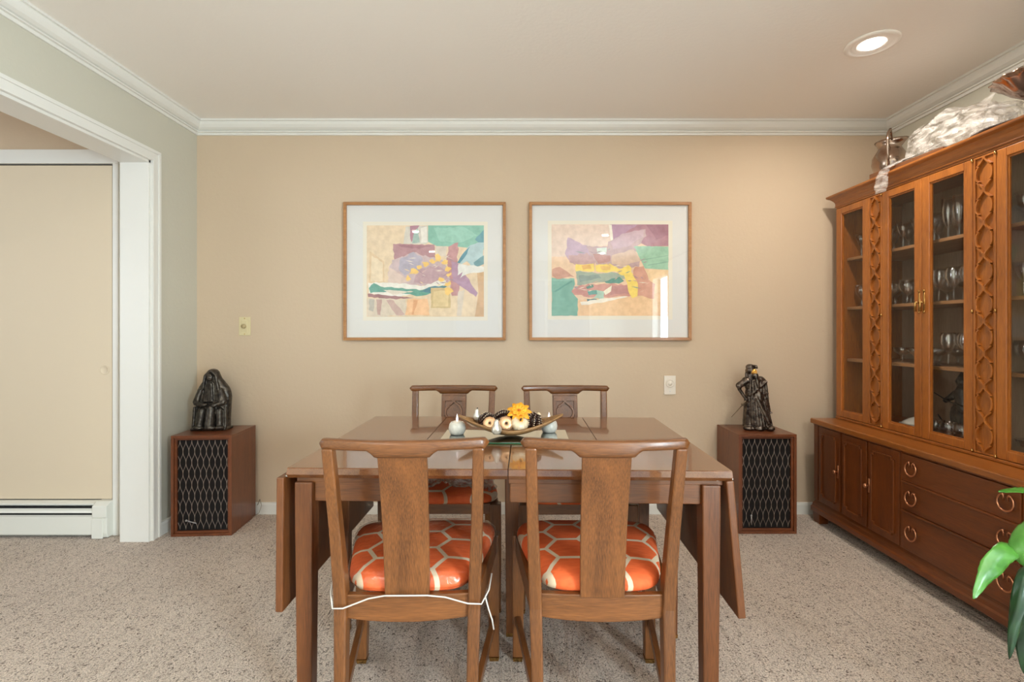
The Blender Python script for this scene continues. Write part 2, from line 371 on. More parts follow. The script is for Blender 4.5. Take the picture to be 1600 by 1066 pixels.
window('fill_window', lambda u, v, d: (u, YR-.06+d, v), -1.1, 1.5, .8, 2.1, 3)  # unseen rear window, added to let in frontal fill
window('window_3', lambda u, v, d: (HX-.06+d, u, v), -3.0, -1.4, .8, 2.1, 2)

cu = thing('curtain', 'white gathered curtain drawn back on the near side of the glazed door', 'curtain', (XR-.07, -3.72, 0))
m = MB(); R0 = []; nn_ = 120
for z in (.02, 1.05, 2.12):
    top = []; bot = []
    for i in range(nn_+1):
        y = -.39+.78*i/nn_; x = .026*math.sin(i*.62+z*.4)+.008*math.sin(i*.23+z); top.append((x-.001, y, z)); bot.append((x+.001, y, z))
    R0.append(top+bot[::-1])
m.loft(R0); m.build('drape', pmat('curtain_fabric', srgb(222, 222, 218), .8), cu, smooth=True)
m = MB(); m.tube([(0, .42, 2.15), (0, -1.6, 2.15)], .011, 10); m.build('rod', pmat('rod_bronze', srgb(70, 58, 48), .4, metal=.6), cu, smooth=True)
m = MB(); m.tube([(0, .36, 2.15), (.07, .36, 2.15)], .006, 8); m.build('bracket', MATS['rod_bronze'], cu)
# crown moulding, baseboards, casing
CP = [(0, 0), (.064, 0), (.064, -.011), (.054, -.012), (.054, -.018), (.050, -.030), (.040, -.044), (.026, -.053), (.017, -.056), (.017, -.059), (.024, -.060), (.024, -.066), (.012, -.067), (.012, -.072), (.009, -.080), (0, -.080)]
CP = [(p, CEIL+z) for p, z in CP]
struct(MB().sweep(CP, [(XL, 0, 1, -1), (XR, 0, -1, -1)]).build('trim_1', white))
struct(MB().sweep(CP, [(XL, 0, 1, -1), (XL, YR, 1, 1)]).build('trim_2', white))
struct(MB().sweep(CP, [(XR, 0, -1, -1), (XR, YR, -1, 1)]).build('trim_3', white))
BPf = [(0, 0), (.013, 0), (.013, .058), (.009, .070), (0, .072)]
struct(MB().sweep(BPf, [(XL, 0, 1, -1), (XR, 0, -1, -1)]).build('baseboard_back', white))
m = MB(); m.sweep(BPf, [(XL, 0, 1, -1), (XL, OY0+.062, 1, 0)]); m.sweep(BPf, [(XL, OY1-.062, 1, 0), (XL, YR, 1, 1)]); struct(m.build('baseboard_left', white))
struct(MB().sweep(BPf, [(XR, 0, -1, -1), (XR, WY0+.02, -1, 0)]).build('baseboard_right', white))
# casing: flat board with a raised outer bead
m = MB(); f = lambda u, v, d: (XL+d, u, v)
for cw, d1 in ((0.062, .012), ):
    m.prism([(OY0, 0), (OY0+cw, 0), (OY0+cw, OZ+cw), (OY0, OZ)], f, 0, d1)
    m.prism([(OY0, OZ), (OY0+cw, OZ+cw), (OY1-cw, OZ+cw), (OY1, OZ)], f, 0, d1)
    m.prism([(OY1, 0), (OY1, OZ), (OY1-cw, OZ+cw), (OY1-cw, 0)], f, 0, d1)
for a, bq in ((0.045, 0.062), (0.0, 0.012)):
    m.prism([(OY0+a, 0), (OY0+bq, 0), (OY0+bq, OZ+bq), (OY0+a, OZ+a)], f, .012, .018)
    m.prism([(OY0+a, OZ+a), (OY0+bq, OZ+bq), (OY1-bq, OZ+bq), (OY1-a, OZ+a)], f, .012, .018)
struct(m.build('trim_4', white, bevel=.0015))
m = MB(); m.box(XL-.152, XL+.003, OY0-.014, OY0, 0, OZ); m.box(XL-.152, XL+.003, OY1, OY1+.014, 0, OZ)
m.box(XL-.152, XL+.003, OY1, OY0, OZ-.014, OZ)
struct(m.build('trim_5', white, bevel=.001))
# hallway sliding door with its casing
m = MB(); m.box(HX+.3, -2.178, -.325, -.30, 2.06, 2.137); m.box(-2.21, -2.178, -.325, -.30, 0, 2.06); m.box(-2.135, -2.10, -.33, -.30, 0, 2.137)
m.box(-2.18, -2.13, -.316, -.30, 0, 2.137)
struct(m.build('trim_6', white, bevel=.002))
d = struct(MB().box(-3.5, -2.222, -.312, -.300, .198, 2.052).build('door_1', door_m, bevel=.001))
m = MB(); m.box(-3.5, -2.21, -.304, -.2995, .185, 2.06); m.build('door_gap', black, d)
Mx = Matrix.Rotation(PI/2, 3, 'X')
m = MB(); m.lathe([(.001, .0006), (.019, .0006), (.021, .003), (.024, .0032), (.026, .002), (.0265, 0)], (-2.263, -.312, .915), 24, Mx); m.build('finger_pull', door_m, d, smooth=True)
# baseboard heater
h = thing('baseboard_heater', 'white enamel baseboard heater under the beige door in the hallway', 'heater', (-2.9, -.36, 0))
m = MB(); P = [(-.300, .0), (-.300, .192), (-.325, .194), (-.352, .186), (-.352, .178), (-.310, .176), (-.310, .150), (-.325, .0)]
m.prism([(y, z) for y, z in P], lambda u, v, dd: (dd, u, v), -3.7, -2.29)
m.build('back_panel', heater_m, h, .001, world=True)
m = MB(); m.prism([(-.345, .158), (-.357, .150), (-.362, .138), (-.352, .143)], lambda u, v, dd: (dd, u, v), -3.7, -2.29); m.build('damper', heater_m, h, world=True)
m = MB(); m.prism([(-.352, .125), (-.366, .118), (-.366, .022), (-.350, .012), (-.350, .02), (-.358, .028), (-.358, .112)], lambda u, v, dd: (dd, u, v), -3.7, -2.275); m.build('front_cover', heater_m, h, .001, world=True)
m = MB(); m.box(-3.69, -2.29, -.345, -.33, .02, .165); m.build('heating_fins', black, h, world=True)
m = MB(); m.prism([(-.302, .004), (-.302, .196), (-.34, .196), (-.372, .178), (-.372, .118), (-.368, .112), (-.368, .03), (-.36, .004)], lambda u, v, dd: (dd, u, v), -2.285, -2.205); m.build('end_cap', heater_m, h, .004, world=True)
m = MB(); m.box(-2.285, -2.225, -.374, -.366, .002, .112); m.build('end_cover', heater_m, h, .002, world=True)

# wall plates
t = thing('dimmer_switch', 'ivory dimmer switch plate on the tan wall by the left corner', 'switch', (-1.652, 0, 1.16))
MB().box(-.036, .036, -.006, 0, -.057, .057).build('plate', ivory, t, .002)
MB().box(-.018, .018, -.009, -.005, -.036, .036).build('rocker', ivory, t, .002)
m = MB(); m.lathe([(.012, 0), (.014, .004), (.012, .014), (.002, .016)], (0, -.009, 0), 20, Mx); m.build('knob', pmat('knob_tan', srgb(176, 158, 118), .4), t, smooth=True)
for z in (-.048, .048): MB().lathe([(.003, 0), (.003, .001), (.0005, .002)], (0, -.006, z), 10, Mx).build('screw', brass, t)
t = thing('wall_jack', 'white round-centred jack plate on the wall under the right picture', 'wall plate', (.975, 0, .796))
MB().box(-.036, .036, -.008, 0, -.058, .058).build('plate', plate_w, t, .002)
m = MB(); m.lathe([(.026, 0), (.026, .005), (.022, .007), (.020, .004), (.014, .004), (.013, .008), (.002, .009)], (0, -.008, .012), 28, Mx); m.build('ring', plate_w, t, smooth=True)
MB().box(-.0022, .0022, -.012, -.010, -.040, -.034).build('screw', steel, t)

# recessed ceiling lights
def can(x, y, label, first=None, power=CAN_POWER):
    t = thing('recessed_light', label, 'ceiling light', (x, y, CEIL), 0, 'recessed ceiling lights')
    m = MB(); m.lathe([(.001, -.001), (.054, -.001), (.060, -.004), (.066, -.002), (.072, -.006), (.080, -.003), (.086, -.009), (.100, -.009), (.106, -.004), (.106, 0.0)], (0, 0, 0), 48); m.build('trim_ring', ceil_m, t, smooth=True)
    m = MB(); m.lathe([(.046, -.003), (.044, -.008), (.038, -.011), (.02, -.013), (.001, -.013)], (0, 0, 0), 32); m.build('lens', lens_m, t, smooth=True)
    area('lamp', (0, 0, -.020), (0, 0, 0), .08, .08, power, WARM, 'DISK', parent=t)
    return t
can(1.61, -.845, 'lit recessed ceiling light above the china hutch', power=CAN_POWER*.95)
can(-1.25, -3.35, 'recessed ceiling light behind the viewpoint, near the left wall')
can(1.25, -3.6, 'recessed ceiling light behind the viewpoint, near the glazed door')
can(-1.3, -5.0, 'recessed ceiling light at the rear of the room, left side')
can(1.5, -5.15, 'recessed ceiling light at the rear of the room, right side')

# ------------------------------------------------------------------ pictures
def artmat(i, c):
    r, g, b3 = [int(.9*v+.1*g0) for v, g0 in zip(c, (216, 196, 172))]
    return pmat('print_ink_%d' % i, srgb(r, g, b3), .8, vary=(srgb(min(255, r+15), min(255, g+15), min(255, b3+15)), 34))
def jag(poly, amp, n=5):
    out = []
    for i in range(len(poly)):
        a, b3 = poly[i], poly[(i+1) % len(poly)]; L = math.hypot(b3[0]-a[0], b3[1]-a[1]); k = max(1, int(L/22)) if amp else 1
        for j in range(k):
            q = j/k; out.append((a[0]+(b3[0]-a[0])*q + (random.uniform(-amp, amp) if j else 0), a[1]+(b3[1]-a[1])*q + (random.uniform(-amp, amp) if j else 0)))
    return out
W_ = lambda *p: list(zip(p[::2], p[1::2]))
art1 = [((224,200,168), 0, W_(235,232,1047,232,1047,865,235,865)),
 ((216,186,148), 2, W_(255,410,355,480,360,640,250,640)), ((226,205,176), 3, W_(270,440,345,490,345,620,262,620)),
 ((122,183,165), 0, W_(660,232,1047,232,1047,400,870,380,720,375,660,345)),
 ((140,195,178), 5, W_(700,250,900,240,1000,300,880,350,740,340)),
 ((206,200,190), 3, W_(505,240,655,234,662,350,640,362,490,360)), ((168,116,136), 3, W_(535,236,600,232,565,300,545,350,535,300)), ((150,178,170), 2, W_(565,270,590,250,602,350,550,356)),
 ((232,226,218), 3, W_(610,250,650,240,655,350,612,352)),
 ((172,124,134), 5, W_(418,360,704,365,712,470,600,530,425,500)), ((156,104,118), 4, W_(425,365,690,370,600,395,500,385)),
 ((196,172,178), 8, W_(410,470,560,420,760,470,820,560,815,640,700,660,520,640,420,650,380,560)),
 ((172,164,184), 9, W_(470,460,560,415,625,470,600,540,500,580,455,530)), ((184,150,160), 9, W_(600,540,720,510,800,540,800,620,700,640,560,630)),
 ((214,190,180), 6, W_(385,520,450,560,540,620,420,650,380,620)),
 ((214,200,186), 3, W_(712,375,790,375,785,450,715,440)),
 ((186,132,136), 7, W_(800,380,870,350,865,470,885,600,870,720,825,720,812,600,790,440)),
 ((170,132,160), 4, W_(820,480,880,500,930,590,1005,700,992,728,880,650,830,620)),
 ((168,196,202), 7, W_(950,370,1047,330,1047,500,980,525,930,480,880,510,900,450)),
 ((70,132,152), 3, W_(862,490,900,430,952,375,930,430,880,495)), ((84,146,160), 3, W_(985,330,1047,262,1047,350,1010,350)), ((104,150,160), 3, W_(975,490,1047,440,1047,500,990,520)),
 ((228,226,222), 5, W_(870,500,1047,520,1047,552,930,570,880,600,900,555,865,580)),
 ((206,166,126), 0, W_(1000,562,1047,555,1047,865,985,865,1010,700)),
 ((228,204,172), 4, W_(670,715,870,722,980,720,975,862,670,855)), ((214,200,182), 4, W_(870,690,915,680,890,860,860,860)),
 ((232,228,220), 6, W_(245,630,420,632,640,650,770,600,795,640,600,705,400,735,250,700)),
 ((84,152,138), 7, W_(250,668,285,632,330,655,480,665,600,682,690,655,800,652,700,705,600,722,480,705,330,695,262,702)),
 ((64,120,136), 4, W_(600,690,690,655,800,652,700,700)), ((216,206,192), 3, W_(350,680,560,690,420,715)),
 ((146,98,104), 5, W_(242,705,360,715,560,735,400,748,245,728)),
 ((212,196,178), 5, W_(240,735,505,745,512,860,240,862)), ((184,148,140), 4, W_(300,745,340,745,330,855,310,850)), ((190,156,150), 4, W_(370,750,420,750,500,850,440,855)), ((176,170,160), 4, W_(255,740,290,745,280,830,250,820)),
 ((238,188,142), 4, W_(520,742,655,740,672,855,500,855)), ((224,160,116), 3, W_(560,750,590,750,560,850,545,850)),
 ((204,178,128), 3, W_(680,665,815,665,815,805,680,805)), ((222,196,146), 3, W_(700,690,800,680,800,795,695,795))]
for gx, gy, gr in ((520,600,24),(560,555,30),(600,525,18),(640,500,22),(690,480,18),(730,462,30),(775,490,22),(800,530,22),(805,575,18),(795,640,26),(800,690,26),(760,610,20)):
    art1.append(((242,200,112), 7, [(gx+gr*random.uniform(.5,1.6)*math.cos(k*PI/4), gy+gr*random.uniform(.35,1.3)*math.sin(k*PI/4)) for k in range(8)]))
for k in range(26):      # frayed threads and scratches over the collage
    gx, gy = random.uniform(420, 840), random.uniform(430, 650); a = random.uniform(-.7, .7); L = random.uniform(20, 70); c_, s_ = math.cos(a)*L, math.sin(a)*L
    art1.append((random.choice([(226,214,204),(160,130,146),(232,206,150),(206,176,170)]), 2, [(gx, gy), (gx+c_/2, gy+s_/2-3), (gx+c_, gy+s_), (gx+c_/2, gy+s_/2+4)]))
art2 = [((228,192,160), 0, W_(233,225,1043,225,1043,860,233,860)),
 ((222,196,180), 3, W_(233,225,640,225,650,340,610,375,470,375,330,450,233,450)),
 ((230,188,142), 4, W_(415,750,700,735,1043,690,1043,860,415,860)), ((232,196,150), 3, W_(880,540,1043,540,1043,700,950,700)),
 ((164,112,128), 0, W_(640,225,1043,225,1043,375,900,378,820,340,700,345,655,345)), ((172,130,158), 5, W_(640,225,830,225,760,270,690,330,655,330)),
 ((150,98,116), 4, W_(890,230,1043,228,1043,300,960,330)),
 ((236,228,214), 2, W_(628,228,650,228,660,330,646,350)),
 ((140,186,158), 2, W_(800,375,1043,378,1043,540,880,530,850,470)), ((120,164,140), 0, W_(900,505,1043,480,1043,487,900,512)), ((120,164,140), 0, W_(870,468,1043,438,1043,442,870,473)),
 ((182,152,176), 8, W_(345,315,400,340,480,370,540,470,480,500,400,500,350,470,325,430)),
 ((186,148,150), 9, W_(350,440,480,420,540,480,520,520,400,510,360,490)),
 ((184,152,156), 8, W_(470,378,620,378,625,345,760,300,885,258,892,305,850,360,800,380,850,470,840,520,700,530,540,500)),
 ((190,158,170), 8, W_(640,350,720,290,880,262,870,310,780,370,660,400)),
 ((176,126,124), 6, W_(520,430,640,440,640,480,560,500)), ((206,176,156), 8, W_(650,440,800,400,850,480,720,520,650,500)),
 ((206,222,212), 3, W_(545,390,615,385,612,432,550,425)),
 ((202,142,122), 6, W_(810,520,872,515,905,610,950,640,942,742,860,720,815,722,790,600)),
 ((148,162,146), 6, W_(398,545,530,560,740,560,745,600,600,625,410,645)), ((120,140,134), 6, W_(420,580,560,575,580,600,430,625)),
 ((194,132,122), 7, W_(370,680,440,645,600,635,780,645,795,720,600,730,480,730,370,705)), ((176,116,116), 5, W_(640,650,780,650,785,700,640,715)),
 ((238,206,96), 6, W_(400,500,525,497,530,548,400,552)), ((238,206,96), 8, W_(535,512,640,498,700,535,770,508,800,575,832,640,828,722,792,738,760,660,735,580,690,556,540,550)),
 ((224,170,84), 4, W_(440,510,500,505,510,535,450,540)), ((226,180,96), 4, W_(570,515,640,515,640,540,580,540)),
 ((70,132,120), 4, W_(600,622,650,600,705,588,735,618,700,636,610,632)), ((78,126,112), 4, W_(470,660,520,640,525,660,480,672)),
 ((154,188,172), 4, W_(545,680,600,690,595,742,520,738,545,712)), ((76,144,138), 3, W_(480,684,545,680,550,710,490,716)), ((70,110,116), 3, W_(478,742,545,742,548,758,480,760)),
 ((236,226,206), 4, W_(592,690,650,648,645,690,605,715)), ((236,228,214), 4, W_(430,762,600,738,790,722,600,765,440,785)),
 ((112,168,150), 4, W_(233,595,390,600,395,640,370,690,415,742,412,860,233,860)), ((88,146,132), 2, W_(250,690,370,612,378,622,262,692)),
 ((192,136,118), 7, W_(238,535,290,520,345,555,392,590,270,605,238,582))]
for k in range(30):
    gx, gy = random.uniform(350, 880), random.uniform(400, 700); a = random.uniform(-.6, .6); L = random.uniform(20, 75); c_, s_ = math.cos(a)*L, math.sin(a)*L
    art2.append((random.choice([(224,206,190),(160,126,140),(206,160,140),(130,150,140)]), 2, [(gx, gy), (gx+c_/2, gy+s_/2-3), (gx+c_, gy+s_), (gx+c_/2, gy+s_/2+4)]))
for k, (px, label, art, x0, y0, gxc, gyc) in enumerate((
      (-.537, 'oak-framed abstract collage print with teal top corner and gold arc, left of the pair', art1, 235, 232, 76, 70),
      (.604, 'oak-framed abstract collage print with mauve top corner and yellow band, right of the pair', art2, 233, 225, 76, 68))):
    cz = 1.498; t = thing('framed_picture', label, 'picture', (px, 0, cz), 0, 'framed prints over the table')
    hw, hh, fw = .4985, .425, .018
    m = MB(); f = lambda u, v, dd: (u, dd, v)
    for q in (W_(-hw,-hh, hw,-hh, hw-fw,-hh+fw, -hw+fw,-hh+fw), W_(hw,-hh, hw,hh, hw-fw,hh-fw, hw-fw,-hh+fw), W_(hw,hh, -hw,hh, -hw+fw,hh-fw, hw-fw,hh-fw), W_(-hw,hh, -hw,-hh, -hw+fw,-hh+fw, -hw+fw,hh-fw)):
        m.prism(q, f, -.028, -.002)
    m.build('frame', OAK, t, .002)
    MB().box(-hw+.01, hw-.01, -.012, -.004, -hh+.01, hh-.01).build('mat', matboard, t)
    sc = 1/4.443*3.04/770
    ox, oz = -.5*(1178+98)/1 , 0
    toX = lambda u: (u-638)*sc; toZ = lambda v: -(v-551)*sc
    m = MB(); e = 26
    xa, xb = toX(x0-e), toX(x0+812+e); za, zb = toZ(y0-e), toZ(y0+634+e)
    m.box(xa, xb, -.0128, -.0121, zb, za); m.build('print_sheet', matboard2, t)
    m = MB(); mats = []
    for i, (c, am, poly) in enumerate(art):
        mats.append(artmat(k*100+i, c)); m.mi = i
        y = -.0130 - i*.00005
        pts = [(min(max(u, x0), x0+812), min(max(v, y0), y0+634)) for u, v in jag(poly, am)]
        m.face([m.bm.verts.new((toX(u), y, toZ(v))) for u, v in pts])
    o = m.build('print', mats, t)
    MB().box(-hw+.012, hw-.012, -.0205, -.0185, -hh+.012, hh-.012).build('glazing', pic_glass, t)

# ------------------------------------------------------------------ dining table
T = thing('dining_table', 'drop-leaf walnut dining table with both end leaves hanging down', 'table', (0.0, -1.24, 0), math.radians(-1.5))
TZ = .745
for a, b3 in ((-.632, -.305), (-.303, -.0012), (.0012, .303), (.305, .626)):
    m = MB(); y0, y1 = -.424, .424
    pr = [(y0+.010, TZ-.030), (y0, TZ-.018), (y0+.004, TZ-.002), (y0+.008, TZ), (y1-.008, TZ), (y1-.004, TZ-.002), (y1, TZ-.018), (y1-.010, TZ-.030)]
    m.prism(pr, lambda u, v, dd: (dd, u, v), a, b3); m.build('tabletop_board', TBT, T, .0008)
m = MB(); m.box(-.61, -.265, -.405, .405, .700, TZ-.030); m.box(-.265, 0, .2, .405, .700, TZ-.030); m.box(0, .605, -.405, .405, .700, TZ-.030); m.build('subframe', TBX, T, .002)
for s in (-1, 1):
    m = MB(); m.box(-.560, -.265 if s < 0 else -.004, s*.392-.011, s*.392+.011, .645, .704); m.build('apron', TBX, T, .003)
    m = MB(); m.box(.004, .545, s*.392-.011, s*.392+.011, .645, .704); m.build('apron', TBX, T, .003)
for s, x in ((-1, -.58), (1, .572)):
    m = MB(); m.box(x-.011, x+.011, -.372, .372, .645, .704); m.build('end_apron', TBX, T, .003)
capm = brass
def tleg(x, y, h1, hx=.0255, foot=False):
    m = MB(); m.rects([(x, y, .012, hx*.82, hx*.82), (x, y, .62, hx, hx), (x, y, h1, hx, hx)]); o = m.build('leg', TBZ, T, .004)
    MB().rects([(x, y, .002, hx*.8, hx*.8), (x, y, .016, hx*.84, hx*.84)]).build('foot_cap', capm, o)
for x in (-.586, .570):
    for y in (-.392, .392): tleg(x, y, .703)
for x in (-.628, .594): tleg(x, .035, .70, .019)
tleg(.0, .035, .70, .027)
for s, x, tilt in ((-1, -.650, .5), (1, .618, 5)):
    m = MB(); m.box(-.011, .011, -.424, .424, -.385, 0); o = m.build('drop_leaf', TBZ, T, .004)
    o.location = (x, 0, .718); o.rotation_euler = (0, math.radians(-s*tilt) if s > 0 else math.radians(tilt), 0)
    for y in (-.395, 0, .395):
        MB().box(-s*.03-.004, s*0+.012 if s < 0 else .012, y-.02, y+.02, .0005, .004).build('hinge', steel, o)

# ------------------------------------------------------------------ dining chair
def ogee(n, half, H, neck=.004):     # one cell of the carved lattice, right-hand edge, z from 0 to H
    ks = [(0, 0), (.05, .02), (.09, .12), (.15, .34), (.215, .64), (.245, .86), (.272, .58), (.31, .80), (.38, .94), (.5, 1.0)]
    ks = ks + [(1-a, b3) for a, b3 in ks[-2::-1]]
    return [(neck+(half-neck)*b3, a*H) for a, b3 in ks]
c0 = thing('dining_chair', 'walnut dining chair with a bare orange hexagon seat on the near side of the table', 'chair', (.243, -1.517, 0), math.radians(-1))
def post(x):
    s = 1 if x > 0 else -1
    m = MB(); m.rects([(s*.168, -.262, .004, .014, .016), (s*.172, -.232, .22, .0155, .019), (s*.176, -.213, .40, .017, .0215), (s*.178, -.216, .46, .017, .021), (s*.184, -.236, .62, .0155, .018), (s*.190, -.280, .840, .0145, .015)])
    o = m.build('rear_leg', CH, c0, .005); return o
post(-1); post(1)
for s in (-1, 1):
    m = MB(); m.rects([(s*.226, .168, .014, .017, .017), (s*.224, .166, .30, .021, .021), (s*.222, .164, .437, .022, .022)]); o = m.build('front_leg', CH, c0, .004)
    MB().rects([(s*.226, .168, .0, .015, .015), (s*.226, .168, .014, .0175, .0175)]).build('foot_cap', brass, o)
    m = MB(); m.loft([[(s*(x)-.009, y, z0), (s*(x)+.009, y, z0), (s*x+.009, y, z0+.03), (s*x-.009, y, z0+.03)] for x, y, z0 in ((.172, -.232, .13), (.226, .155, .13))]); m.build('stretcher', CHY, c0, .003)
    m = MB(); m.loft([[(s*(x)-.010, y, .372), (s*(x)+.010, y, .372), (s*x+.010, y, .438), (s*x-.010, y, .438)] for x, y in ((.180, -.205), (.224, .15))]); m.build('side_rail', CHY, c0, .003)
def arcbar(m, hw, yf, zf, th, n=16):     # bar across x; yf(x) centre y; zf(x) -> (z0, z1)
    R = []
    for i in range(n+1):
        x = -hw+2*hw*i/n; y = yf(x); z0, z1 = zf(x); R.append([(x, y-th, z0), (x, y+th, z0), (x, y+th, z1), (x, y-th, z1)])
    return m.loft(R)
m = MB(); arcbar(m, .164, lambda x: -.213-.006*(1-(x/.164)**2), lambda x: (.364+.010*(x/.164)**2, .437), .010); m.build('rear_rail', CHX, c0, .003)
m = MB(); arcbar(m, .202, lambda x: .166, lambda x: (.394, .438), .010); m.build('front_rail', CHX, c0, .003)
m = MB(); arcbar(m, .04+.17, lambda x: .0, lambda x: (.400, .436), .012); m.build('seat_brace', CHX, c0)
# crest rail
def crest():
    m = MB(); R = []; n = 44; hw = .2165
    for i in range(n+1):
        x = -hw+2*hw*i/n; ax = abs(x)
        y = -.300+.032*(ax/hw)**2
        k = min(1, max(0, (ax-.066)/.022)); k = k*k*(3-2*k)
        z0 = .8195+.0165*k; z1 = .8625+.001*(ax/hw)**2; th = .0135
        e = max(0, (ax-(hw-.014))/.014); q = math.sqrt(max(0.02, 1-e*e)); zc = (z0+z1)/2; hz = (z1-z0)/2*q; th *= q
        ring = []
        for a in range(12):
            an = 2*PI*a/12+PI/12; cx, cz = math.cos(an), math.sin(an)
            ring.append((x, y+th*math.copysign(abs(cx)**.5, cx), zc+hz*math.copysign(abs(cz)**.5, cz)))
        R.append(ring)
    m.loft(R); return smooth_angle(m.build('crest_rail', CHX, c0), 50)
crest()
def splat_y(z): q = (z-.435)/.385; return -.222-.069*q-.012*math.sin(PI*q)*-1 - .006
m = MB(); R = []
for i in range(15):
    z = .432+.394*i/14; y = splat_y(z); hw = .0585+.0035*i/14
    R.append([(-hw, y-.0055, z), (hw, y-.0055, z), (hw, y+.0055, z), (-hw, y+.0055, z)])
m.loft(R); sp = m.build('splat', CH, c0, .0015)
# carving on the side that faces the sitter
fs = lambda u, v, dd: (u, splat_y(v)+.0055+dd*1.8, v)
m = MB()
m.ribbon([(-.051, .80), (-.051, .455)], .015, fs, -.001, .006); m.ribbon([(.051, .80), (.051, .455)], .015, fs, -.001, .006)
m.ribbon([(-.058, .800), (.058, .800)], .024, fs, -.001, .0058); m.ribbon([(-.058, .452), (.058, .452)], .022, fs, -.001, .0058)
for s in (-1, 1):
    pts = []
    for c in range(3): pts += [(s*x, .463+.1085*c+z) for x, z in ogee(0, .040, .1085, .003)]
    m.ribbon(pts, .0085, fs, -.001, .0062)
m.build('carving', CH, sp, .0008)
def cushion_rings(ex=0, zt=0):
    def outline(sc):
        pts = []
        n = 40
        for k in range(n):
            a = 2*PI*k/n; cx, cy = math.cos(a), math.sin(a); cx = math.copysign(abs(cx)**.38, cx); cy = math.copysign(abs(cy)**.38, cy)
            hw = (.206+.042*cy+ex); pts.append((hw*cx*sc, -.016+(.204+ex)*cy*sc))
        return pts
    return [[(x, y, z+zt) for x, y in outline(s_)] for s_, z in ((.95, .436), (.992, .444), (1.0, .455), (.985, .467), (.95, .476), (.86, .485), (.7, .490), (.45, .493), (.2, .494), (.02, .494))]
m = MB(); m.loft(cushion_rings()); m.build('seat', fab, c0, smooth=True)
cA = dup(c0, (-.283, -1.517, 0), math.radians(1.6), 'near-side dining chair whose orange seat wears a clear plastic cover tied with white cord')
# plastic cover and cord on the left near chair
m = MB(); R = cushion_rings(.004, .003)[1:]
R = [[(x+random.uniform(-.0012, .0012), y+random.uniform(-.0012, .0012), z+random.uniform(0, .0035)) for x, y, z in r] for r in R]; m.loft(R)
m.build('plastic_cover', plastic, cA, smooth=True)
cord = pmat('white_cord', srgb(200, 196, 190), .5)
m = MB(); m.tube([(-.214, -.16, .466), (-.206, -.215, .44), (-.192, -.243, .412), (-.165, -.243, .412), (-.10, -.238, .434), (-.058, -.240, .442), (0, -.243, .443), (.055, -.240, .441), (.10, -.24, .436), (.16, -.243, .420), (.196, -.243, .418), (.215, -.215, .44), (.222, -.17, .462)], .0021, 8)
m.tube([(.206, -.232, .430), (.214, -.232, .40), (.224, -.225, .365), (.228, -.225, .34)], .0021, 8)
m.build('tie_cord', cord, cA, smooth=True)
cB = dup(c0, (-.288, -.887, 0), math.radians(180), 'far-side dining chair with crumpled clear plastic heaped on its seat')
cD = dup(c0, (.262, -.893, 0), math.radians(180), 'far-side walnut dining chair standing below the right picture')
# crumpled plastic on the seat
def crumple(name, mat_, base_fn, nu, nv, amp, freq, seed=0, parent=None):
    m = MB(); V = []
    for i in range(nu+1):
        row = []
        for j in range(nv+1):
            p = Vector(base_fn(i/nu, j/nv)); q = p*freq+Vector((seed, seed*2, 0))
            r = abs(noise.noise(q))*2-.4 + abs(noise.noise(q*2.3))*.8
            p += Vector((noise.noise(q+Vector((9, 0, 0))), noise.noise(q+Vector((0, 9, 0))), r))*amp
            row.append(m.bm.verts.new(p))
        V.append(row)
    for i in range(nu):
        for j in range(nv): m.face([V[i][j], V[i+1][j], V[i+1][j+1], V[i][j+1]])
    o = m.build(name, mat_, parent, smooth=False); return o
film = film_mat('wrap_film', srgb(206, 196, 182), .35, .85, 22, .02)
o = crumple('plastic_wrap', film, lambda u, v: ((u-.5)*.36, (v-.5)*.26, .486+.03*v+.022*math.sin(PI*u)), 40, 34, .020, 16, 3)
o.location = (-.25, -.955, .010); tag(o, 'heap of crumpled clear plastic wrap lying on a far chair seat', 'plastic wrap')

# ------------------------------------------------------------------ speakers
def speaker(label, loc, rz, first=None):
    t = thing('loudspeaker', label, 'speaker', loc, rz, 'walnut cabinet loudspeakers')
    w_, d_, h_ = .162, .29, .555
    m = MB(); m.box(-w_, w_, 0, d_, 0, .014); m.box(-w_, w_, 0, d_, h_-.014, h_); m.box(-w_, -w_+.014, 0, d_, .014, h_-.014); m.box(w_-.014, w_, 0, d_, .014, h_-.014); m.box(-w_+.014, w_-.014, d_-.02, d_, .014, h_-.014)
    m.build('cabinet', SPK, t, .0015)
    m = MB(); a, bq = w_-.014, h_-.014
    for q in (W_(-a,.014, a,.014, a-.012,.026, -a+.012,.026), W_(a,.014, a,bq, a-.012,bq-.012, a-.012,.026), W_(a,bq, -a,bq, -a+.012,bq-.012, a-.012,bq-.012), W_(-a,bq, -a,.014, -a+.012,.026, -a+.012,bq-.012)):
        m.prism(q, lambda u, v, dd: (u, dd, v), .010, .022)
    m.build('grille_frame', SPX, t, .001)
    gc = MB().box(-a, a, .026, .034, .014, bq).build('grille_cloth', pmat('grille_cloth', srgb(15, 9, 8), .95), t)
    m = MB(); gx0, gx1, gz0, gz1 = -.133, .133, .032, .524; ns = 18; sp_ = (gx1-gx0)/(ns-1); per = (gz1-gz0)/4
    for k in range(ns):
        pts = []
        for i in range(65):
            z = gz0+(gz1-gz0)*i/64; ph = 2*PI*(z-gz0)/per
            cc = math.cos(ph); sh = math.copysign(abs(cc)**.8, cc)
            pts.append((gx0+sp_*k+(sp_*.5)*sh*(1 if k % 2 == 0 else -1), .022, z))
        m.tube(pts, .0011, 5)
    m.build('grille_lattice', pmat('lattice_metal', srgb(184, 168, 156), .35, metal=.8), t, smooth=True)
    return t
s1 = speaker('walnut loudspeaker in the left corner carrying the seated robed figure', (-1.712, -.335, 0), math.radians(3.5))
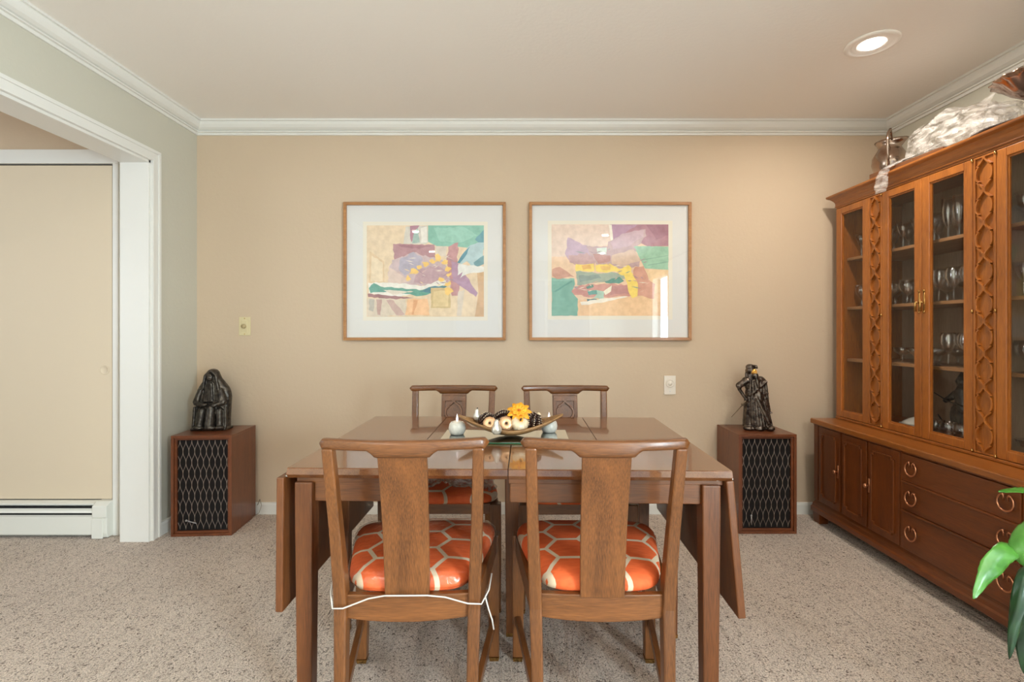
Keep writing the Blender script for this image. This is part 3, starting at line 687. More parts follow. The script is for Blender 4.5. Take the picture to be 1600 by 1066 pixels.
m = MB(); m.tube([(-.088, .016, .082), (-.035, .016, .066)], .0028, 8); m.ell((-.088, .015, .083), .006); m.build('badge', steel, s1, smooth=True)
s2 = speaker('walnut loudspeaker beside the sideboard carrying the standing bearded figure', (1.425, -.305, 0), 0)
m = MB(); m.tube([(-.083, .016, .045), (-.085, .016, .095)], .003, 8); m.ell((-.085, .015, .097), .0065); m.build('badge', steel, s2, smooth=True)
m = MB(); m.tube([(-1.565, -.02, .06), (-1.545, -.03, .10), (-1.525, -.05, .07), (-1.53, -.07, .03), (-1.56, -.08, .008), (-1.60, -.06, .006)], .002, 6)
tag(m.build('speaker_cable', pmat('cable_grey', srgb(150, 140, 125), .5), smooth=True), 'thin speaker cable looping behind the left loudspeaker', 'cable')

# ------------------------------------------------------------------ statues
t = thing('seated_statue', 'dark carved statue of a hooded robed figure seated, on the left loudspeaker', 'statue', (-1.755, -.16, .5565), math.radians(4))
m = MB(); rings = []
for z, c, hw, dp in ((0, -.002, .098, .040), (.05, 0, .096, .040), (.10, .001, .096, .040), (.15, .002, .098, .040), (.19, .003, .099, .039), (.22, .004, .094, .037), (.245, .004, .083, .034), (.265, .003, .069, .031), (.285, .002, .054, .030), (.30, .001, .043, .030), (.318, 0, .036, .030), (.335, -.001, .031, .028), (.347, -.001, .021, .020), (.352, -.001, .008, .008)):
    rings.append([(c+hw*math.copysign(abs(math.cos(2*PI*k/32))**.8, math.cos(2*PI*k/32)), .008+dp*math.copysign(abs(math.sin(2*PI*k/32))**.7, math.sin(2*PI*k/32)), z) for k in range(32)])
m.loft(rings); m.box(-.100, .096, -.052, .046, 0, .012)
m.cap((-.056, -.024, .225), (-.074, -.034, .165), .016, .018); m.cap((-.072, -.038, .158), (-.03, -.054, .150), .016, .012)
m.cap((.058, -.024, .225), (.078, -.034, .165), .016, .018); m.cap((.076, -.038, .158), (.035, -.054, .148), .016, .012)
m.ell((-.018, -.058, .150), (.017, .012, .011)); m.ell((.036, -.057, .145), (.016, .012, .011))
m.cap((-.042, -.034, .112), (-.050, -.048, .028), .023, .021); m.cap((.010, -.038, .125), (.008, -.050, .028), .024, .028); m.cap((.056, -.034, .112), (.062, -.044, .028), .019, .018)
m.ell((-.055, -.056, .018), (.030, .022, .014)); m.ell((.010, -.058, .018), (.034, .02, .014)); m.ell((.066, -.054, .018), (.024, .02, .014))
for x in (-.024, -.014, -.004, .006, .016): m.cap((x*.6-.002, -.030, .268), (x*1.1, -.040, .168), .0062, .0055, 8)
for x, z in ((-.062, .20), (.066, .195)): m.cap((x, -.036, z), (x*1.02, -.040, z-.022), .011, .013, 8)
for s_ in (-1, 1): m.cap((s_*.086, -.03, .13), (s_*.090, -.036, .018), .008, .009, 8)
m.cap((-.030, -.026, .315), (-.040, -.030, .240), .007, .008, 8); m.cap((.030, -.026, .315), (.046, -.030, .235), .007, .009, 8); m.cap((-.028, -.024, .318), (.0, -.028, .344), .007, .007, 8); m.cap((.028, -.024, .318), (.0, -.028, .344), .007, .007, 8)
m.build('figure', bronze, t, remesh=.0028, disp=(.012, .0016))
m = MB(); m.ell((-.003, -.028, .306), (.019, .014, .025)); m.cap((-.003, -.040, .312), (-.003, -.045, .300), .003, .0048, 8)
for s in (-1, 1): m.ell((-.003+s*.0085, -.0395, .313), (.0045, .003, .003), seg=8); m.cap((-.003+s*.003, -.041, .319), (-.003+s*.013, -.037, .319), .0024, .002, 6)
m.ell((-.003, -.041, .293), (.007, .003, .0022), seg=8)
m.build('face', bronze, t, remesh=.0014)

t = thing('warrior_statue', 'dark bronze statue of a bearded robed man with a sword, on the right loudspeaker', 'statue', (1.432, -.165, .5555), 0)
m = MB()
for i, (x, y, rz) in enumerate(((-.055, -.02, .3), (.0, -.035, 0), (.055, -.028, -.2))): m.ell((x, y, .012), (.034, .03, .016), (0, 0, rz))
m.ell((.058, -.045, .016), (.024, .036, .017), (0, 0, -.3)); m.ell((-.045, -.03, .014), (.02, .03, .014))
m.cap((-.04, 0, .03), (-.03, 0, .18), .040, .040); m.cap((.04, -.005, .03), (.018, 0, .18), .042, .044); m.cap((0, -.012, .03), (0, -.005, .2), .04, .042)
m.ell((-.008, 0, .215), (.060, .038, .06)); m.ell((-.014, 0, .265), (.060, .036, .05)); m.ell((-.06, -.0, .285), (.026, .028, .022)); m.ell((.018, 0, .28), (.034, .03, .032))
# sleeve folds down the figure's left side
m.cap((.03, -.005, .275), (.04, -.012, .18), .026, .024); m.cap((.04, -.012, .18), (.052, -.03, .118), .022, .014); m.cap((.05, -.03, .11), (.066, -.045, .103), .010, .004, 8)
m.cap((-.06, -.004, .285), (-.108, -.010, .258), .022, .018); m.cap((-.108, -.012, .256), (-.106, -.01, .235), .018, .010); m.cap((-.104, -.012, .232), (-.074, -.02, .182), .010, .009); m.ell((-.072, -.022, .177), .0125)
for k in range(7):     # drapery
    a = k/6; m.cap((-.05+.09*a, -.030, .29-.02*a), (-.055+.10*a, -.036, .205-.02*a), .006, .005, 8)
for k in range(8):
    a = k/7; m.cap((-.045+.075*a, -.036, .19), (-.055+.11*a+.012, -.038-.012*math.sin(PI*a), .03), .0075, .0085, 8)
m.cap((-.055, -.03, .205), (.045, -.034, .215), .008, .008, 8); m.cap((.04, -.03, .28), (-.04, -.036, .215), .008, .007, 8); m.cap((-.02, -.038, .19), (.045, -.05, .05), .011, .014, 8)
m.ell((-.036, 0, .345), (.024, .026, .028)); m.ell((-.037, .002, .364), (.025, .026, .019)); m.cap((-.020, -.012, .368), (-.008, -.016, .366), .008, .006, 8); m.cap((-.02, -.010, .374), (-.004, -.014, .372), .005, .003, 8); m.cap((-.02, -.012, .362), (-.003, -.016, .358), .005, .003, 8)
m.cap((-.05, .008, .345), (-.052, .008, .31), .012, .012); m.cap((-.036, .002, .345), (-.028, .0, .295), .020, .028)
m.cap((-.020, -.024, .317), (-.008, -.040, .250), .018, .006); m.cap((-.032, -.02, .314), (-.018, -.034, .275), .010, .005, 8)
m.build('figure', bronze2, t, remesh=.0028, disp=(.01, .0022))
m = MB(); m.ell((-.025, -.020, .337), (.0175, .016, .019)); m.cap((-.020, -.036, .339), (-.0195, -.038, .332), .0025, .0038, 8)
for s in (-1, 1): m.ell((-.022+s*.0075, -.0345, .342), (.003, .002, .002), seg=8)
m.build('face', gold, t, remesh=.0012)
m = MB(); m.tube([(-.070, -.026, .180), (-.088, -.03, .158), (-.096, -.031, .150)], [.0045, .0045, .004], 8); m.ell((-.097, -.031, .149), (.010, .006, .006), (0, .7, 0)); m.tube([(-.098, -.032, .147), (-.166, -.040, .078)], [.0035, .0012], 6)
m.build('sword', pmat('sword_metal', srgb(120, 104, 84), .35, metal=.9), t, smooth=True)

# ------------------------------------------------------------------ sideboard and hutch
XB, XH = 1.796, 1.933
YA, YB = -.112, -1.972
def dY(d): return d - WALL_D if False else -(WALL_D-d)
B = thing('sideboard', 'long walnut sideboard with panelled doors and three drawers, under the glazed hutch', 'sideboard', (2.06, -1.04, 0))
kw = dict(parent=B, world=True)
m = MB(); m.box(XB+.012, 2.31, YB, YA, .125, .578); m.build('carcass', HUP, bevel=.002, **kw)
m = MB(); m.box(XB-.012, 2.318, YB-.012, YA+.012, .582, .611); m.build('countertop', HUY, bevel=.005, **kw)
m = MB(); PB = [(-.01, .060), (.004, .060), (.010, .066), (.010, .088), (.004, .096), (.002, .112), (-.004, .120), (-.01, .135)]
m.sweep([(p, z) for p, z in PB], [(2.31, YA, 0, 1), (XB, YA, -1, 1), (XB, YB, -1, -1), (2.31, YB, 0, -1)]); m.build('plinth', HUD, **kw)
m = MB(); m.box(XB+.01, 2.30, YB+.01, YA-.01, .062, .13); m.build('bottom_panel', HUP, **kw)
for y0, y1 in ((YA-.06, YA+.004), (YB-.004, YB+.06)):
    for x0, x1 in ((XB-.002, XB+.058), (2.25, 2.31)):
        MB().rects([((x0+x1)/2, (y0+y1)/2, 0, .025, .027), ((x0+x1)/2, (y0+y1)/2, .064, .030, .032)]).build('foot', HUP, bevel=.002, **kw)
m = MB()
for y0, y1 in ((YA-.005, YA-.047+.005), (-.563-.205, -.785), (-1.315, -1.33), (YB+.042, YB)):
    m.box(XB+.001, XB+.02, min(y0, y1), max(y0, y1), .135, .582)
m.box(XB+.001, XB+.02, YB, YA, .574, .584); m.build('face_frame', HUP, bevel=.002, **kw)
fB = lambda u, v, dd: (XB-dd, u, v)
def base_door(ya, yb, knob_at, flush=True):       # ya (far) > yb (near)
    m = MB(); m.box(XB, XB+.016, yb+.0015, ya-.0015, .137, .572); o = m.build('cabinet_door', HUP, bevel=.002, **kw)
    i = .030; n_ = .014; a, b3, z0, z1 = yb+i, ya-i, .137+i+.005, .572-i-.005
    pts = W_(a+n_,z0, b3-n_,z0, b3-n_,z0+n_*.0, b3-n_,z0+n_, b3,z0+n_, b3,z1-n_, b3-n_,z1-n_, b3-n_,z1, a+n_,z1, a+n_,z1-n_, a,z1-n_, a,z0+n_, a+n_,z0+n_)
    pts = [p for k, p in enumerate(pts) if p != pts[k-1]]
    m = MB()
    n = len(pts)
    for k in range(n):
        m.ribbon([pts[k], pts[(k+1) % n]], .0075, fB, -.001, .009)
    for p in pts: m.ribbon([(p[0]-.00375, p[1]), (p[0]+.00375, p[1])], .0075, fB, -.001, .009)
    q = m.build('panel_moulding', HUP, bevel=.0015, **kw); q.parent = o
    if knob_at is not None:
        m = MB(); MR = Matrix.Rotation(-PI/2, 3, 'Y')
        m.ribbon([(knob_at, .355-.035), (knob_at, .355+.035)], .010, fB, 0, .003)
        m.lathe([(.004, 0), (.004, .012), (.010, .016), (.011, .022), (.006, .026), (.001, .027)], (XB-.002, knob_at, .355), 16, MR)
        q = m.build('knob', copper, smooth=True, **kw); q.parent = o
    return o
dw = -.163; base_door(-.163, -.350, -.335); base_door(-.364, -.553, None); base_door(-.563, -.766, -.572)
base_door(-1.332, -1.532, -1.525); base_door(-1.545, -1.735, None); base_door(-1.745, -1.93, -1.754)
def pull(y, z, parent):
    m = MB(); pts = []
    for k in range(27):
        a = math.radians(130+ (410-130)*k/26); pts.append((XB-.013-.004*math.sin(PI*k/26), y+.030*math.cos(a), z+.031*math.sin(a)))
    a0 = pts[0]; a1 = pts[-1]
    pts = [(XB-.012, a0[1]+.010, a0[2]-.016), (XB-.014, a0[1]+.012, a0[2]-.002), (XB-.014, a0[1]+.007, a0[2]+.005)] + pts + [(XB-.014, a1[1]-.007, a1[2]+.005), (XB-.014, a1[1]-.012, a1[2]-.002), (XB-.012, a1[1]-.010, a1[2]-.016)]
    m.tube(pts, [.0022]*3+[.0028+.0012*math.sin(PI*k/26) for k in range(27)]+[.0022]*3, 8)
    for s in (-1, 1): m.ell((XB-.012, y-s*.012+ (0), z+.026), .0048, seg=8); m.tube([(XB, y+s*.012, z+.026), (XB-.013, y+s*.012, z+.026)], .003, 6)
    q = m.build('drawer_pull', copper, smooth=True, world=True, parent=B); q.parent = parent
for z0, z1 in ((.450, .572), (.318, .440), (.137, .306)):
    m = MB(); m.box(XB-.004, XB+.016, -1.313, -.788, z0, z1); o = m.build('drawer', HUD, bevel=.003, **kw)
    for y in (-.846, -1.270): pull(y, (z0+z1)/2+.004, o)
m = MB()
for z in (.445, .312): m.box(XB-.011, XB+.016, -1.315, -.786, z-.0045, z+.0045)
m.build('drawer_rail', HUD, bevel=.002, **kw)

Hh = thing('china_hutch', 'glass-doored walnut china hutch with carved ogee lattice panels on the sideboard', 'hutch', (2.12, -1.04, .612))
kw = dict(parent=Hh, world=True)
Z0, Z1, ZT = .612, 1.858, 1.935
for y in (YA, YB+.018):
    MB().box(XH+.004, 2.322, y-.018, y, Z0, ZT-.035).build('side_panel', HUX, bevel=.001, **kw)
MB().box(2.312, 2.322, YB+.018, YA-.018, Z0, ZT-.035).build('back_panel', HUI, **kw)
MB().box(XH+.004, 2.322, YB, YA, ZT-.055, ZT-.004).build('top_panel', HUY, **kw)
MB().box(XH-.004, 2.322, YB-.002, YA+.002, Z0, Z0+.014).build('bottom_panel', HUY, bevel=.003, **kw)
m = MB(); m.box(XH, XH+.018, YB, YA, Z1, 1.892); m.build('frieze', HUY, **kw)
PC = [(-.02, 1.866), (.003, 1.866), (.006, 1.870), (.003, 1.875), (.004, 1.890), (.010, 1.902), (.022, 1.916), (.036, 1.924), (.038, 1.928), (.038, 1.936), (-.02, 1.936)]
m = MB(); m.sweep(PC, [(2.32, YA, 0, 1), (XH, YA, -1, 1), (XH, YB, -1, -1), (2.32, YB, 0, -1)]); m.build('cornice', HUY, **kw)
fH = lambda u, v, dd: (XH-dd, u, v)
def glass_door(ya, yb, st=.040, rail=.036, hinge=None, handle=None, name='glazed_door'):
    ya -= .001; yb += .001; z0, z1 = Z0+.016, Z1-.003
    m = MB(); m.box(XH-.001, XH+.018, yb, yb+st, z0, z1); m.box(XH-.001, XH+.018, ya-st, ya, z0, z1)
    m.box(XH-.001, XH+.018, yb+st, ya-st, z0, z0+rail); m.box(XH-.001, XH+.018, yb+st, ya-st, z1-rail, z1)
    o = m.build(name, HUX, bevel=.003, **kw)
    m = MB(); a, b3, c, d_ = yb+st, ya-st, z0+rail, z1-rail
    for q in (W_(a,c, b3,c, b3-.007,c+.007, a+.007,c+.007), W_(b3,c, b3,d_, b3-.007,d_-.007, b3-.007,c+.007), W_(b3,d_, a,d_, a+.007,d_-.007, b3-.007,d_-.007), W_(a,d_, a,c, a+.007,c+.007, a+.007,d_-.007)): m.prism(q, fH, -.012, -.005)
    q = m.build('glazing_bead', HUX, **kw); q.parent = o
    q = MB().box(XH+.009, XH+.011, yb+st, ya-st, z0+rail, z1-rail).build('pane', pane_glass, **kw); q.parent = o
    if hinge is not None:
        m = MB()
        for z in (Z0+.02, 1.215, Z1-.012): m.tube([(XH-.004, hinge, z-.007), (XH-.004, hinge, z+.007)], .0035, 8)
        q = m.build('hinge', brass, smooth=True, **kw); q.parent = o
    if handle is not None:
        m = MB(); y = handle
        m.ribbon(W_(y,1.225, y,1.32), .010, fH, 0, .003); m.ell((XH-.004, y, 1.322), (.003, .007, .006)); m.ell((XH-.004, y, 1.222), (.003, .007, .006))
        s = 1
        m.tube([(XH-.003, y, 1.268), (XH-.018, y, 1.268)], .005, 8); m.tube([(XH-.018, y, 1.268), (XH-.020, y, 1.262), (XH-.020, y, 1.225)], [.005, .004, .0062], 8)
        q = m.build('handle', brass, smooth=True, **kw); q.parent = o
    return o
def lattice(ya, yb):
    ya -= .001; yb += .001; z0, z1 = Z0+.016, Z1-.003
    MB().box(XH+.006, XH+.018, yb, ya, z0, z1).build('lattice_panel', HUX, **kw)
    m = MB(); yc = (ya+yb)/2; hw = (ya-yb)/2
    for s in (-1, 1): m.box(XH-.001, XH+.008, min(yc+s*hw, yc+s*(hw-.010)), max(yc+s*hw, yc+s*(hw-.010)), z0, z1)
    m.box(XH, XH+.008, yb+.01, ya-.01, z0, z0+.008); m.box(XH, XH+.008, yb+.01, ya-.01, z1-.008, z1)
    m.build('lattice_border', HUX, bevel=.0015, **kw)
    m = MB(); n = 9; H = (z1-z0-.016)/n
    for s in (-1, 1):
        pts = []
        for c in range(n): pts += [(yc+s*x, z0+.008+H*c+z) for x, z in ogee(0, hw-.0145, H, .0025)][(1 if c else 0):]
        m.ribbon(pts, .0068, fH, -.007, .0045)
    m.build('ogee_carving', HUX, bevel=.001, **kw)
YP = [2.938, 2.672, 2.575, 2.324, 2.067, 1.967]
YP = [-(WALL_D-d) for d in YP]
def mir(y): return 2*(-1.033-.0)-y
glass_door(YP[0], YP[1], .045, .036, None, None)
lattice(YP[1], YP[2])
glass_door(YP[2], YP[3], .042, .036, YP[2], YP[3]+.014)
glass_door(YP[3], YP[4], .040, .036, YP[4], YP[3]-.014)
lattice(YP[4], YP[5])
e0 = YP[5]; glass_door(e0, e0-.254, .040, .036, e0, e0-.254+.014); glass_door(e0-.254, e0-.508, .040, .036, e0-.508, e0-.254-.014)
lattice(e0-.508, e0-.605); glass_door(e0-.605, YB+.002, .045)
SH = [1.545, 1.256, .952]
for z in SH:
    for y0, y1 in ((YP[4]-.050+.009, YA-.018), (YB+.018, YP[4]-.050-.009)): MB().box(1.985, 2.312, y0+.001 if y1 != YA-.018 else y0, y1, z, z+.016).build('shelf', HUS, bevel=.002, **kw)
MB().box(1.96, 2.312, YP[4]-.059, YP[4]-.041, Z0+.014, ZT-.055).build('divider', HUI, **kw)

# stemware
def glass_profile(kind):
    if kind == 'wine':   return [(.032, 0), (.032, .002), (.006, .005), (.0035, .012), (.0035, .062), (.010, .070), (.026, .088), (.033, .110), (.031, .140), (.028, .158), (.0268, .158), (.030, .138), (.0318, .110), (.025, .090), (.008, .074), (.001, .072)]
    if kind == 'cone':   return [(.030, 0), (.030, .002), (.006, .006), (.004, .014), (.0065, .030), (.004, .045), (.004, .058), (.012, .070), (.022, .095), (.034, .138), (.0328, .138), (.021, .096), (.010, .073), (.001, .070)]
    if kind == 'flute':  return [(.030, 0), (.030, .002), (.006, .005), (.004, .012), (.0045, .050), (.010, .064), (.020, .090), (.025, .130), (.0245, .195), (.0232, .195), (.0238, .130), (.0188, .092), (.008, .068), (.001, .065)]
    if kind == 'goblet': return [(.033, 0), (.033, .002), (.007, .006), (.0045, .014), (.008, .028), (.0045, .042), (.012, .052), (.032, .070), (.038, .095), (.036, .128), (.0348, .128), (.0368, .095), (.031, .072), (.010, .056), (.001, .054)]
    if kind == 'coupe':  return [(.030, 0), (.030, .002), (.007, .006), (.005, .014), (.007, .030), (.014, .040), (.036, .055), (.045, .078), (.0438, .078), (.035, .057), (.012, .043), (.001, .041)]
    if kind == 'cut':    return [(.026, 0), (.027, .003), (.012, .010), (.010, .020), (.022, .034), (.031, .052), (.033, .085), (.031, .085), (.029, .054), (.018, .038), (.001, .034)]
proto = {}
def glass(kind, x, y, z, label, cat, group, name):
    if kind not in proto:
        m = MB(); seg = 24
        wv = (lambda a, zz: 1+.05*math.cos(12*a)) if kind == 'cut' else None
        m.lathe(glass_profile(kind), (0, 0, 0), seg, wave=wv); proto[kind] = m.build(name, stem_glass, smooth=True); o = proto[kind]
    else:
        o = proto[kind].copy(); C.objects.link(o)
    o.location = (x, y, z); s = random.uniform(.97, 1.03); o.rotation_euler = (0, 0, random.uniform(0, 6)); tag(o, label, cat, group); return o
rows = [
 (SH[0]+.016, 'cone', 'wine_glass', -.165, -.66, 6, 'clear conical wine glass, top hutch shelf', 'cone wine glasses on the top shelf'),
 (SH[0]+.016, 'flute', 'champagne_flute', -.73, -.99, 5, 'tall clear champagne flute, top hutch shelf', 'flutes on the top shelf'),
 (SH[0]+.016, 'goblet', 'goblet', -1.08, -1.30, 3, 'clear goblet, top shelf past the divider', 'goblets on the top shelf'),
 (SH[1]+.016, 'goblet', 'goblet', -.17, -.60, 5, 'clear footed goblet, middle hutch shelf', 'goblets on the middle shelf'),
 (SH[1]+.016, 'wine', 'wine_glass', -.69, -.99, 5, 'clear rounded wine glass, middle hutch shelf', 'wine glasses on the middle shelf'),
 (SH[1]+.016, 'cone', 'wine_glass', -1.08, -1.30, 3, 'clear conical glass, middle shelf past the divider', 'cone wine glasses on the middle shelf'),
 (SH[2]+.016, 'coupe', 'coupe_glass', -.46, -.66, 3, 'low clear coupe, lowest hutch shelf', 'coupes on the lowest shelf'),
 (SH[2]+.016, 'wine', 'wine_glass', -.74, -.99, 4, 'large-bowled wine glass, lowest hutch shelf', 'wine glasses on the lowest shelf'),
 (SH[2]+.016, 'goblet', 'goblet', -1.08, -1.30, 3, 'clear goblet, lowest shelf past the divider', 'goblets on the lowest shelf')]
ORD = ['first', 'second', 'third', 'fourth', 'fifth', 'sixth']
for z, kind, nm, ya, yb, n, lab, grp in rows:
    for r in range(2):
        for k in range(n):
            x = 2.05+.11*r; y = ya+(yb-ya)*k/max(1, n-1)+random.uniform(-.006, .006)
            glass(kind, x, y, z, lab+', %s from the far end, %s row' % (ORD[k], ('front', 'back')[r]), 'glass', grp, nm)
zb = Z0+.0145
for k, (x, y) in enumerate(((2.02, -.70), (2.02, -.77), (2.02, -.84), (2.03, -.90), (2.11, -.90), (2.21, -.90))):
    glass('cut', x, y, zb, 'small cut-crystal glass on the hutch floor by the black figurine, %s from its far end' % ORD[k], 'glass', 'cut crystal glasses on the hutch floor', 'crystal_glass')
for k, (x, y) in enumerate(((2.04, -1.11), (2.12, -1.17), (2.04, -1.24), (2.12, -1.30))):
    glass('coupe', x, y, zb, 'low clear coupe glass on the hutch floor past the divider, %s from it' % ORD[k], 'glass', 'coupes on the hutch floor', 'coupe_glass')
cr = MB(); cr.lathe([(.035, 0), (.045, .01), (.05, .05), (.042, .085), (.03, .095), (.028, .095), (.04, .083), (.046, .05), (.04, .012), (.001, .006)], seg=28, wave=lambda a, z: 1+.04*math.cos(14*a))
o = cr.build('crystal_jar', stem_glass, smooth=True); o.location = (2.0, -.955, zb); tag(o, 'squat cut-crystal jar on the hutch floor at the near edge of the right-hand far door', 'jar')
# covered compote
t = thing('covered_dish', 'white glazed covered serving dish with wide rim on the hutch floor', 'dish', (2.045, -.585, zb))
pw = pmat('pale_glaze', srgb(196, 192, 184), .2, coat=.5)
m = MB(); m.lathe([(.03, 0), (.032, .004), (.02, .012), (.045, .022), (.085, .036), (.088, .040), (.06, .034), (.001, .03)], seg=32); m.build('bowl', pw, t, smooth=True)
m = MB(); m.lathe([(.078, .040), (.070, .050), (.045, .066), (.018, .076), (.010, .080), (.008, .088), (.016, .098), (.014, .108), (.002, .114)], seg=32); m.build('lid', pw, t, smooth=True)
# black figurine with rod
t = thing('dark_figurine', 'black carved figurine with a long slanting rod inside the glazed hutch', 'figurine', (2.13, -.735, zb))
m = MB(); m.ell((0, 0, .02), (.05, .05, .02)); m.cap((0, 0, .03), (0, .0, .14), .036, .040); m.cap((0, 0, .14), (0, .012, .22), .040, .030); m.ell((0, .018, .265), (.022, .026, .030)); m.cap((0, .018, .285), (0, .010, .325), .018, .004)
m.cap((0, -.02, .21), (-.03, -.06, .16), .018, .012); m.cap((0, .04, .21), (-.03, .07, .17), .018, .012); m.ell((0, .045, .1), (.022, .03, .06)); m.ell((-.01, -.03, .08), (.03, .03, .07))
m.build('figure', ebony, t, remesh=.004, disp=(.012, .005))
m = MB(); m.tube([(-.035, .13, .20), (-.035, .05, .168), (-.035, -.06, .15), (-.035, -.15, .10), (-.03, -.20, .075)], [.002, .004, .0055, .0075, .005], 8); m.tube([(-.03, -.05, .158), (-.03, -.10, .175), (-.03, -.115, .172)], [.004, .008, .003], 8); m.tube([(0, .06, .02), (0, .12, .055), (0, .15, .09)], [.008, .005, .002], 8)
m.build('rod', ebony, t, smooth=True)

# ------------------------------------------------------------------ things on top of the hutch
zt = 1.9365
t = thing('silver_pitcher', 'tarnished silver pitcher at the far end of the hutch top', 'pitcher', (2.085, -.33, zt))
m = MB(); m.lathe([(.048, 0), (.050, .006), (.040, .012), (.034, .020), (.045, .035), (.072, .075), (.084, .120), (.080, .155), (.060, .190), (.052, .205), (.058, .225), (.070, .240), (.066, .241), (.052, .222), (.047, .205), (.054, .190), (.072, .155), (.001, .10)], seg=36, wave=lambda a, z: 1+(.28*max(0, math.cos(a+1.1))**8 if z > .21 else 0)); m.build('body', silver, t, smooth=True)
m = MB(); m.tube([(-.03, .0+-.055, .228), (-.045, -.068, .262), (-.062, -.085, .275), (-.078, -.092, .255), (-.080, -.088, .205), (-.075, -.085, .15), (-.062, -.072, .095), (-.05, -.056, .075)], [.004, .006, .007, .008, .007, .007, .006, .004], 10); m.build('handle', silver, t, smooth=True)
t2 = thing('silver_compote', 'tarnished silver bowl with a scalloped rim raised on a foot, on the hutch top', 'bowl', (2.10, -1.10, zt+.016))
m = MB(); m.lathe([(.055, 0), (.056, .005), (.030, .016), (.012, .028), (.010, .085), (.016, .10), (.03, .108), (.001, .11)], seg=32); m.build('foot', silver, t2, smooth=True)
m = MB(); m.lathe([(.012, .105), (.05, .115), (.095, .145), (.125, .178), (.150, .192), (.152, .196), (.148, .197), (.120, .184), (.09, .153), (.05, .123), (.001, .115)], seg=72, wave=lambda a, z: 1+(.03*math.cos(18*a) if z > .17 else 0)); m.build('bowl', silver, t2, smooth=True)
wk = pmat('dark_wicker', srgb(58, 46, 40), .7, bump=(160, .004))
m = MB(); m.lathe([(.001, 0), (.17, 0), (.185, .010), (.19, .016), (.18, .018), (.165, .012), (.001, .012)], seg=64, wave=lambda a, z: 1+.012*math.cos(48*a), sy=1.0); o = m.build('wicker_tray', wk, smooth=True); o.location = (2.10, -1.06, zt); tag(o, 'dark wicker tray with a rope-like rim under the silver footed bowl', 'tray')
# dark wooden tray under the plastic bag
m = MB(); m.box(-.10, .10, -.20, .20, 0, .006)
for s in (-1, 1): m.box(-.11, .11, s*.20-.006, s*.20+.006, 0, .028); m.box(s*.105-.006, s*.105+.006, -.2, .2, 0, .028)
t4 = m.build('wooden_tray', wood('tray_wood', srgb(70, 40, 24), srgb(112, 70, 42), 'y', .4, .2), bevel=.002); t4.location = (2.03, -.62, zt); t4.rotation_euler = (0, 0, .08); tag(t4, 'shallow dark wooden tray under the plastic bag on the hutch', 'tray')
# the bag
def bag():
    m = MB()
    def surf(fn, nu, nv, amp, fq, sd):
        V = []
        for i in range(nu+1):
            row = []
            for j in range(nv+1):
                p = Vector(fn(i/nu, j/nv)); q = p*fq+Vector((sd, 0, sd))
                a = 1-abs(noise.noise(q))*2.2; b3 = 1-abs(noise.noise(q*2.1+Vector((5, 5, 5))))*2
                nrm = Vector((p.x-2.1, p.y+.74, p.z-2.0)); nrm.normalize()
                p = p+nrm*amp*(a+.5*b3); row.append(m.bm.verts.new(p))
            V.append(row)
        for i in range(nu):
            for j in range(nv): m.face([V[i][j], V[i+1][j], V[i+1][j+1], V[i][j+1]])
    # main puffed body: half ellipsoid from y -.55 to -.93
    surf(lambda u, v: (2.085+.115*math.cos(PI*v)*-1*math.sin(PI*(.06+.88*u))**.6, -.745-.205*math.cos(PI*u)*-1*-1, zt+.036+(.160+.050*u)*math.sin(PI*v)**.7*math.sin(PI*(.05+.9*u))**.6), 64, 52, .020, 8, 1)
    surf(lambda u, v: (2.10+.09*math.cos(PI*v)*-1*math.sin(PI*(.06+.88*u))**.6, -.90+.10*math.cos(PI*u), zt+.036+.145*math.sin(PI*v)**.8*math.sin(PI*(.05+.9*u))**.6), 44, 40, .016, 9, 4)
    # upright free corner
    surf(lambda u, v: (2.06+.05*v, -.76-.115*u-.03*v*u, zt+.12+.085*v+.04*u*v), 12, 10, .006, 16, 7)
    # tail that runs along the tray and hangs over the cornice
    path = [(2.05, -.70, zt+.07), (2.01, -.62, zt+.062), (1.965, -.575, zt+.050), (1.925, -.555, zt+.034), (1.893, -.548, zt+.014), (1.883, -.546, zt-.02), (1.880, -.545, zt-.06), (1.879, -.543, zt-.098)]
    def tail(u, v):
        k = u*(len(path)-1); i = min(int(k), len(path)-2); f_ = k-i; a = Vector(path[i]).lerp(Vector(path[i+1]), f_)
        wd = .060-.028*u+.010*math.sin(9*u); an = 2*PI*v
        t_ = (Vector(path[i+1])-Vector(path[i])).normalized(); sd_ = Vector((0, 1, 0)); sd_ = (sd_-t_*sd_.dot(t_)).normalized(); up_ = t_.cross(sd_)
        return a+sd_*wd*math.cos(an)+up_*.010*math.sin(an)*(1 if u < .99 else .2)
    surf(tail, 50, 24, .004, 30, 9)
    return m.build('plastic_bag', film_mat('bag_film', srgb(214, 208, 202), 0.02, .48, 12, .02))
tag(bag(), 'crumpled translucent plastic bag on the hutch top, its tail hanging over the cornice', 'plastic bag')

# ------------------------------------------------------------------ centrepiece
tz = TZ+.0006
mirror = pmat('mirror', (.86, .9, .87, 1), .03, metal=1); gedge = pmat('green_glass_edge', srgb(40, 92, 60), .15)
t = thing('mirror_tray', 'rectangular frameless mirror lying under the table centrepiece', 'mirror', (-.02, -1.245, tz), math.radians(-1.5))
MB().box(-.235, .225, -.112, .112, 0, .005).build('glass_edge', gedge, t, .0008)
MB().box(-.233, .223, -.110, .110, .0052, .0058).build('mirror_face', mirror, t)
tm = tz+.0062
